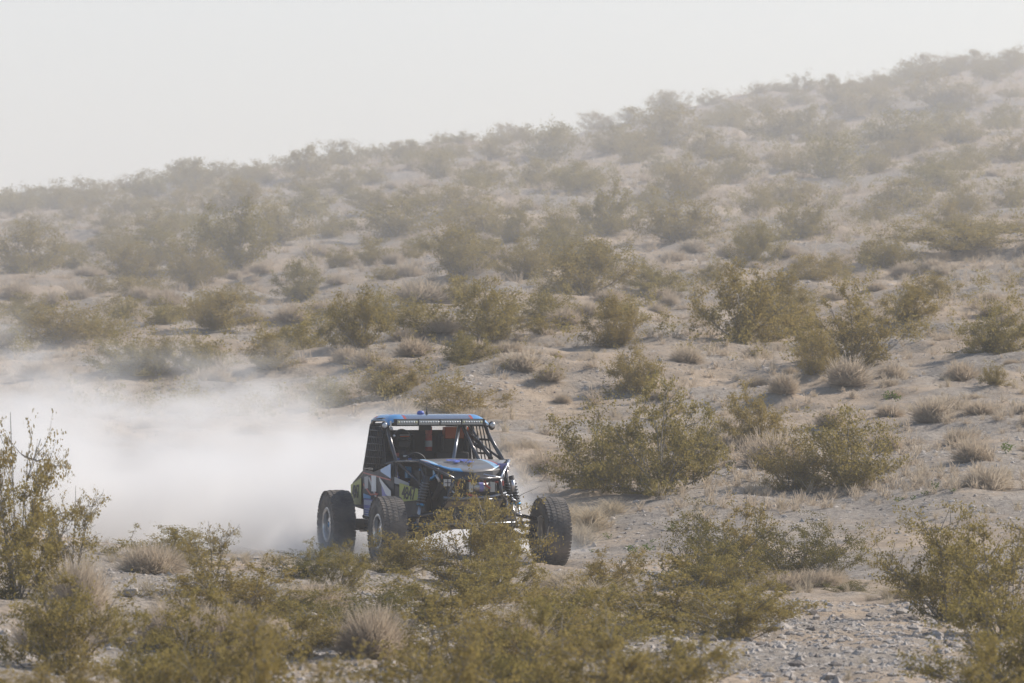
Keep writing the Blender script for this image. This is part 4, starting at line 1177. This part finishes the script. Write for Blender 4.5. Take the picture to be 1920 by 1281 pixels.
MB().mat('red').box((.38, -1.74, 1.18), (.07, .05, .07)).mat('white').box((.38, -1.75, 1.225), (.05, .04, .02)).build("battery_terminal", buggy, .008)
MB().mat('white').box((-.37, -1.58, 1.19), (.095, .05, .10)).mat('black').box((-.37, -1.607, 1.19), (.01, .006, .10)).box((-.37, -1.608, 1.19), (.095, .006, .01)).build("white_relay_box", buggy)
MB().mat('chrome').tube([(-.50, -1.46, 1.30), (-.46, -1.50, 1.20)], .018).build("steel_fitting", buggy)
MB().mat('chrome').tube([(-.33, -1.62, 1.09), (-.29, -1.66, 1.04)], .015).build("steel_fitting", buggy)
MB().mat('chrome').tube([(.42, -1.72, 1.02), (.52, -1.66, 1.00)], .012).build("steel_fitting", buggy)
MB().mat('chrome').tube([(.58, -1.6, .96), (.70, -1.5, .90)], .012).build("steel_fitting", buggy)
MB().mat('chrome').tube([(.60, -1.55, 1.22), (.62, -1.52, 1.05)], .035).build("steel_fitting", buggy)
MB().mat('blueano').box((-.68, -.62, 1.32), (.06, .14, .16)).build("coolant_tank", buggy)
MB().mat('blueano').box((-.58, -.95, 1.27), (.05, .05, .22)).build("shock_reservoir", buggy)
MB().mat('blueano').tube([(-.60, -1.1, 1.2), (-.50, -1.3, 1.25), (-.42, -1.4, 1.36)], .03).build("blue_hose", buggy)
MB().mat('paleblue').box((-.44, -1.3, 1.36), (.10, .1, .16)).mat('orange').box((-.42, -1.36, 1.27), (.08, .04, .06)).build("expansion_bottle", buggy)
MB().mat('black').tube([(-.48, -1.42, 1.38), (-.44, -1.5, 1.15), (-.50, -1.35, .95)], .045).build("coolant_hose", buggy)
# number panel lamps on the nose
MB().mat('violet').box((.50, -1.36, 1.40), (.12, .05, .11)).mat('chrome').tube([(.58, -1.34, 1.46), (.59, -1.34, 1.36)], .022).build("spot_lamp", buggy)
MB().mat('chrome').tube([(.345, -1.815, 1.255), (.67, -1.165, 1.495)], .016).tube([(.12, -1.74, 1.31), (.345, -1.815, 1.262)], .012).build("bright_edge_tube", buggy)

# ---- running gear
def shock(top, bot, name="coilover"):
    t, q = Vector(top), Vector(bot); d = (q - t)
    b = MB().mat('black').tube([t, t + d * .55], .042, 12).mat('blueano').tube([t + d * .55, t + d * .60], .047, 12).mat('chrome').tube([t + d * .60, q], .016, 8)
    b.mat('blueano').sphere(q, .035); N = 60
    b.mat('tube_grey').tube([t + d * (.1 + .45 * i / N) + Vector((math.cos(i * .8) * .055, math.sin(i * .8) * .055, 0)) for i in range(N + 1)], .007, 5)
    b.build(name, buggy)
for sx in (-1, 1):
    shock((sx * .62, -1.42, 1.28), (sx * .78, -1.44, .58)); shock((sx * .60, -1.22, 1.25), (sx * .74, -1.28, .60))
    shock((sx * .60, 1.15, 1.45), (sx * .70, 1.40, .62), "rear_coilover")
    MB().mat('black').tube([(sx * .34, -1.60, .60), (sx * .75, -1.5, .42), (sx * 1.02, -1.44, .40)], .035).tube([(sx * .34, -1.10, .60), (sx * .75, -1.3, .42), (sx * 1.02, -1.40, .40)], .035).build("lower_arm", buggy)
    MB().mat('tube').tube([(sx * .36, -1.55, .80), (sx * 1.0, -1.44, .66)], .025).tube([(sx * .36, -1.15, .80), (sx * 1.0, -1.40, .66)], .025).build("upper_arm", buggy)
    MB().mat('sand').box((sx * 1.04, -1.42, .52), (.10, .12, .34)).build("upright", buggy, .02)
    MB().mat('tube').tube([(sx * .35, -1.42, .62), (sx * 1.0, -1.42, .50)], .024).build("half_shaft", buggy)
    MB().mat('tube').tube([(sx * .60, -.10, .52), (sx * .85, 1.35, .44)], .03).build("trailing_link", buggy)
    MB().mat('black').tube([(sx * .78, 1.30, .80), (sx * .80, 1.34, .66)], .014).sphere((sx * .80, 1.34, .64), .032).build("limit_strap", buggy)
    MB().mat('sand').tube([(sx * 1.0, 1.42, .52), (sx * 1.10, 1.42, .52)], .12, 16).build("brake_drum", buggy)
MB().mat('tube_grey').tube([(-.95, -1.62, .60), (.95, -1.62, .62)], .02).build("tie_rod", buggy)
MB().mat('sand').tube([(-1.05, 1.42, .52), (1.05, 1.42, .52)], .085, 14).sphere((.0, 1.42, .53), .20, (1, .8, 1)).build("rear_axle", buggy)
MB().mat('black').box((0, .2, .58), (.60, 1.9, .10)).build("belly_skid", buggy, .02)
b = MB().mat('black')
for k in range(4): b.box((-.83, .92, .52 - k * .05 + .07), (.16, .03, .014))
b.box((-.78, .80, .40), (.10, .14, .12)); b.build("side_step_fins", buggy)
b = MB().mat('black').box((0, 1.62, 1.0), (.9, .6, .45)).box((0, 2.0, 1.15), (.8, .10, .4), Matrix.Rotation(.3, 3, 'X')); b.build("fuel_cell_and_radiator", buggy, .02)

# ---- driver: one continuous figure, strapped in, hands on the wheel
drv = thing("person", "helmeted driver in a dark race suit strapped into the buggy", "person", tuple(CAR), CAR_A)
def skinned(name, verts, edges, radii, mat, parent, sub=2):
    me = bpy.data.meshes.new(name); me.from_pydata(verts, edges, []); me.materials.append(VM[mat])
    o = link(name, me, parent); s_ = o.modifiers.new("skin", 'SKIN'); s_.use_smooth_shade = True
    for v, r_ in zip(me.skin_vertices[0].data, radii): v.radius = (r_, r_) if isinstance(r_, (int, float)) else r_
    me.skin_vertices[0].data[0].use_root = True
    q = o.modifiers.new("sub", 'SUBSURF'); q.levels = sub; q.render_levels = sub
    return o
D = -.41
vs = [(D, .66, .92), (D, .72, 1.12), (D, .75, 1.32), (D, .76, 1.48), (D, .74, 1.58),          # pelvis..neck
      (D - .19, .72, 1.44), (D - .25, .50, 1.28), (D - .17, .20, 1.38), (D - .16, .06, 1.42),   # right arm
      (D + .19, .72, 1.44), (D + .25, .50, 1.28), (D + .17, .20, 1.38), (D + .16, .06, 1.42),
      (D - .10, .62, .90), (D - .14, .18, 1.02), (D - .14, -.15, .78), (D - .14, -.27, .80),
      (D + .10, .62, .90), (D + .14, .18, 1.02), (D + .14, -.15, .78), (D + .14, -.27, .80), (D, .72, 1.72)]
ed = [(0, 1), (1, 2), (2, 3), (3, 4), (4, 21), (3, 5), (5, 6), (6, 7), (7, 8), (3, 9), (9, 10), (10, 11), (11, 12), (0, 13), (13, 14), (14, 15), (15, 16), (0, 17), (17, 18), (18, 19), (19, 20)]
rd = [.15, .15, .16, .13, .06, .085, .06, .045, .035, .085, .06, .045, .035, .11, .085, .06, .05, .11, .085, .06, .05, .08]
body = skinned("body", vs, ed, rd, 'suit', drv)
b = MB().mat('black').sphere((D, .70, 1.775), .145, (.93, 1.08, 1.02), 24, 16).box((D, .585, 1.70), (.17, .06, .07)); b.build("helmet", drv)
b = MB().mat('visor').sphere((D, .672, 1.775), .139, (.86, 1.0, .40), 20, 12); b.mat('grey').box((D, .548, 1.835), (.15, .006, .012)); b.mat('orange').box((D + .0, .545, 1.815), (.14, .006, .010)); b.build("visor", drv)
MB().mat('red').box((D - .10, .60, 1.55), (.06, .02, .05)).mat('white').box((D + .03, .585, 1.53), (.08, .02, .025)).build("chest_badge", drv)
b = MB().mat('deepblue')
for sx in (-.09, .09): b.poly([(D + sx - .025, .60, 1.50), (D + sx + .025, .60, 1.50), (D + sx + .025, .57, 1.15), (D + sx - .025, .57, 1.15)], (0, -.008, 0))
b.build("harness_strap", drv)
for sx in (-1, 1):                                    # gloved hands closed on the rim
    hx = D + sx * .165; fv, fe, fr = [(hx, .06, 1.42), (hx + sx * .005, .02, 1.43), (hx, -.01, 1.43)], [(0, 1), (1, 2)], [.032, .036, .030]
    for f_ in range(4):
        z0 = 1.455 - .022 * f_; i = len(fv)
        fv += [(hx + sx * .018, -.035, z0), (hx + sx * .002, -.06, z0 - .004), (hx - sx * .022, -.05, z0 - .006), (hx - sx * .026, -.02, z0 - .008)]
        fe += [(2, i), (i, i + 1), (i + 1, i + 2), (i + 2, i + 3)]; fr += [.011, .010, .009, .008]
    i = len(fv); fv += [(hx - sx * .02, .0, 1.465), (hx - sx * .035, -.03, 1.475)]; fe += [(1, i), (i, i + 1)]; fr += [.013, .010]
    skinned("glove", fv, fe, fr, 'black', drv, 1)
